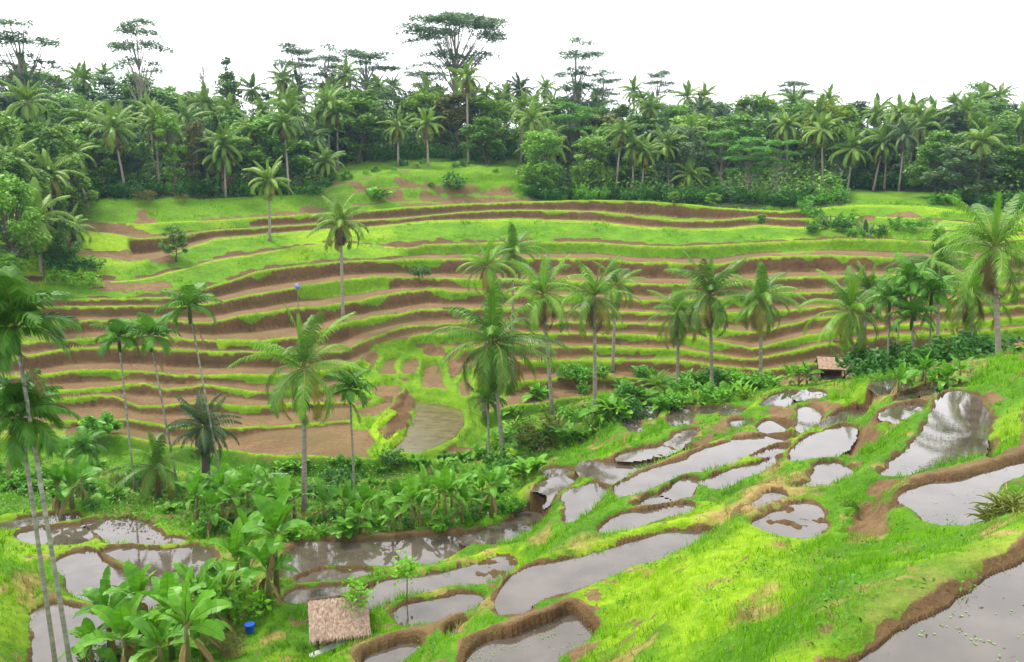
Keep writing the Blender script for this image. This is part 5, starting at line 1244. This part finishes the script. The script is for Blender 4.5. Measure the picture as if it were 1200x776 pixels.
# posts near the hut, red cloth, pipe
for k, (px, lab) in enumerate([(951, 'dark post on the terrace, farthest from the tiny brown hut roof'), (961, 'dark post on the terrace just left of the tiny brown hut'), (979, 'dark post standing behind the ridge of the tiny brown hut'), (985, 'dark post behind the tiny brown hut next to the curved palm')]):
    b = at_r(px, 424, 82); thing('post', lab, 'post', b, 'dark posts on the terrace by the brown hut', me=trunk_mesh(Vector((.05, 0, 1.2)), .12, .09, 'dark', 0, 3, 1, 'post'))
b = at_r(1012, 416, 80); o = thing('red_cloth', 'red cloth hanging on a short stick near the areca palms', 'cloth', b)
mb = MB(); mb.tube([(0, 0, -.2), (0, 0, 1.3)], [.04, .03], 5); link('stick', mb.mesh('stick', [M['wood']]), o); mb = MB()
vs = [Vector((x, .03 * math.sin(x * 9), z)) for z in (1.25, .9, .5) for x in (-.32, -.1, .12, .34)]; vs += [v + Vector((0, .02, 0)) for v in vs]
mb.add(vs, [(r_ * 4 + q, r_ * 4 + q + 1, (r_ + 1) * 4 + q + 1, (r_ + 1) * 4 + q) for r_ in range(2) for q in range(3)] + [(12 + r_ * 4 + q, 12 + r_ * 4 + q + 1, 12 + (r_ + 1) * 4 + q + 1, 12 + (r_ + 1) * 4 + q) for r_ in range(2) for q in range(3)]); link('cloth', mb.mesh('cloth', [M['red']]), o, (0, -.05, 0))
p0, p1 = at_r(232, 556, 58), at_r(338, 562, 57); mid = (p0 + p1) / 2
o = thing('water_pipe', 'thin grey pipe running across the weedy bank', 'pipe', p0); mb = MB(); mb.tube([Vector((0, 0, .75)), mid - p0 + Vector((0, 0, .8)), p1 - p0 + Vector((0, 0, .7))], [.045] * 3, 6); link('tube', mb.mesh('pipe', [M['pipe']]), o)
for q in (.2, .8):
    c = p0.lerp(p1, q); zg = ground(c.x, c.y); mb = MB(); cc = c - p0; mb.tube([(cc.x, cc.y, zg - p0.z - .2), (cc.x, cc.y, .76)], [.04, .04], 5); link('support', mb.mesh('support', [M['wood']]), o)

# ------------------------------------------------------------------ labels for the repeats, told apart by what stands near them
LM_F = [('dark left jungle', 40), ('bare skyline tree', 243), ('brown shed', 263), ('small lone palm', 315), ('lone terrace palm', 399), ('great umbrella tree', 537), ('tiered skyline tree', 677), ('low terrace-corner tree', 835), ('yellow-green tree', 960), ('crossing tall palms', 1078), ('distant hill tree', 1147)]
LM_N = [('edge areca palms', 40), ('shaggy sugar palm', 241), ('thatched hut', 398), ('large drooping palm', 357), ('biggest bushy palm', 585), ('straight grey-trunked palm', 697), ('broad even-crowned palm', 833), ('small brown hut', 973), ('areca palm cluster', 1066), ('blue tub', 293), ('tall mound palm', 1170)]
ORD = ['first', 'second', 'third', 'fourth', 'fifth', 'sixth', 'seventh', 'eighth', 'ninth', 'tenth', 'eleventh', 'twelfth', 'thirteenth', 'fourteenth', 'fifteenth']
for key, obs in FILL.items():
    lms = LM_F if 'forest' in key or 'jungle' in key else LM_N
    groups = {}
    for o in obs:
        x, y = proj(*o.location); lm = min(lms, key=lambda q: abs(q[1] - x)); groups.setdefault((lm[0], x < lm[1]), []).append((abs(x - lm[1]), o))
    for (nm, left), lst in groups.items():
        lst.sort(key=lambda q: q[0]); 
        for k, (_, o) in enumerate(lst):
            o['label'] = f"{key}, {ORD[k]} {'left' if left else 'right'} of the {nm}" if len(lst) > 1 else f"{key}, {'left' if left else 'right'} of the {nm}"
# ------------------------------------------------------------------ air
hz, nt, n_, L_ = nodes('haze'); ho = N(nt, 'ShaderNodeOutputMaterial'); pv = N(nt, 'ShaderNodeVolumePrincipled')
pv.inputs['Color'].default_value = (.50, .76, 1, 1); pv.inputs['Density'].default_value = .00015; pv.inputs['Anisotropy'].default_value = .2
L_.new(pv.outputs[0], ho.inputs['Volume'])
mb = MB(); zlo, zhi = float(Z.min()) - 1, 42.0; mb.box((0, 900, (zlo + zhi) / 2), (5600, 3900, zhi - zlo))
o = link('haze', mb.mesh('haze', [hz])); o['kind'] = 'stuff'; o['label'] = 'thin pale haze hanging over the valley and forest'
# ------------------------------------------------------------------ world, sun
sun_el, sun_az = R_(58), R_(-50)
w = bpy.data.worlds.new('World'); scene.world = w; w.use_nodes = True
nt = w.node_tree; nt.nodes.clear()
sky = N(nt, 'ShaderNodeTexSky', sky_type='NISHITA'); sky.sun_disc = False; sky.sun_elevation = sun_el; sky.sun_rotation = sun_az
sky.dust_density = 4; sky.air_density = 1.0; sky.ozone_density = 1
hs = N(nt, 'ShaderNodeHueSaturation'); hs.inputs['Saturation'].default_value = .12; hs.inputs['Value'].default_value = 1.0
mx = N(nt, 'ShaderNodeMix', data_type='RGBA'); mx.inputs[0].default_value = .75; mx.inputs[7].default_value = (9.0, 9.1, 9.6, 1)
bg = N(nt, 'ShaderNodeBackground'); bg.inputs['Strength'].default_value = .13
ou = N(nt, 'ShaderNodeOutputWorld')
nt.links.new(sky.outputs[0], hs.inputs['Color']); nt.links.new(hs.outputs[0], mx.inputs[6]); nt.links.new(mx.outputs[2], bg.inputs['Color']); nt.links.new(bg.outputs[0], ou.inputs['Surface'])
sl = bpy.data.lights.new('sun', 'SUN'); sl.energy = 2.0; sl.angle = R_(10); sl.color = (1, .93, .80)
so = bpy.data.objects.new('sun', sl); col.objects.link(so)
d = Vector((math.sin(sun_az) * math.cos(sun_el), math.cos(sun_az) * math.cos(sun_el) , math.sin(sun_el)))
so.rotation_euler = d.to_track_quat('Z', 'Y').to_euler()
vs = scene.view_settings; vs.view_transform = 'Standard'; vs.look = 'None'; vs.gamma = 1; vs.exposure = 1.36; vs.use_curve_mapping = False
scene.cycles.max_bounces = 6; scene.cycles.diffuse_bounces = 3; scene.cycles.glossy_bounces = 2; scene.cycles.transmission_bounces = 3; scene.cycles.transparent_max_bounces = 4
scene.cycles.use_denoising = True
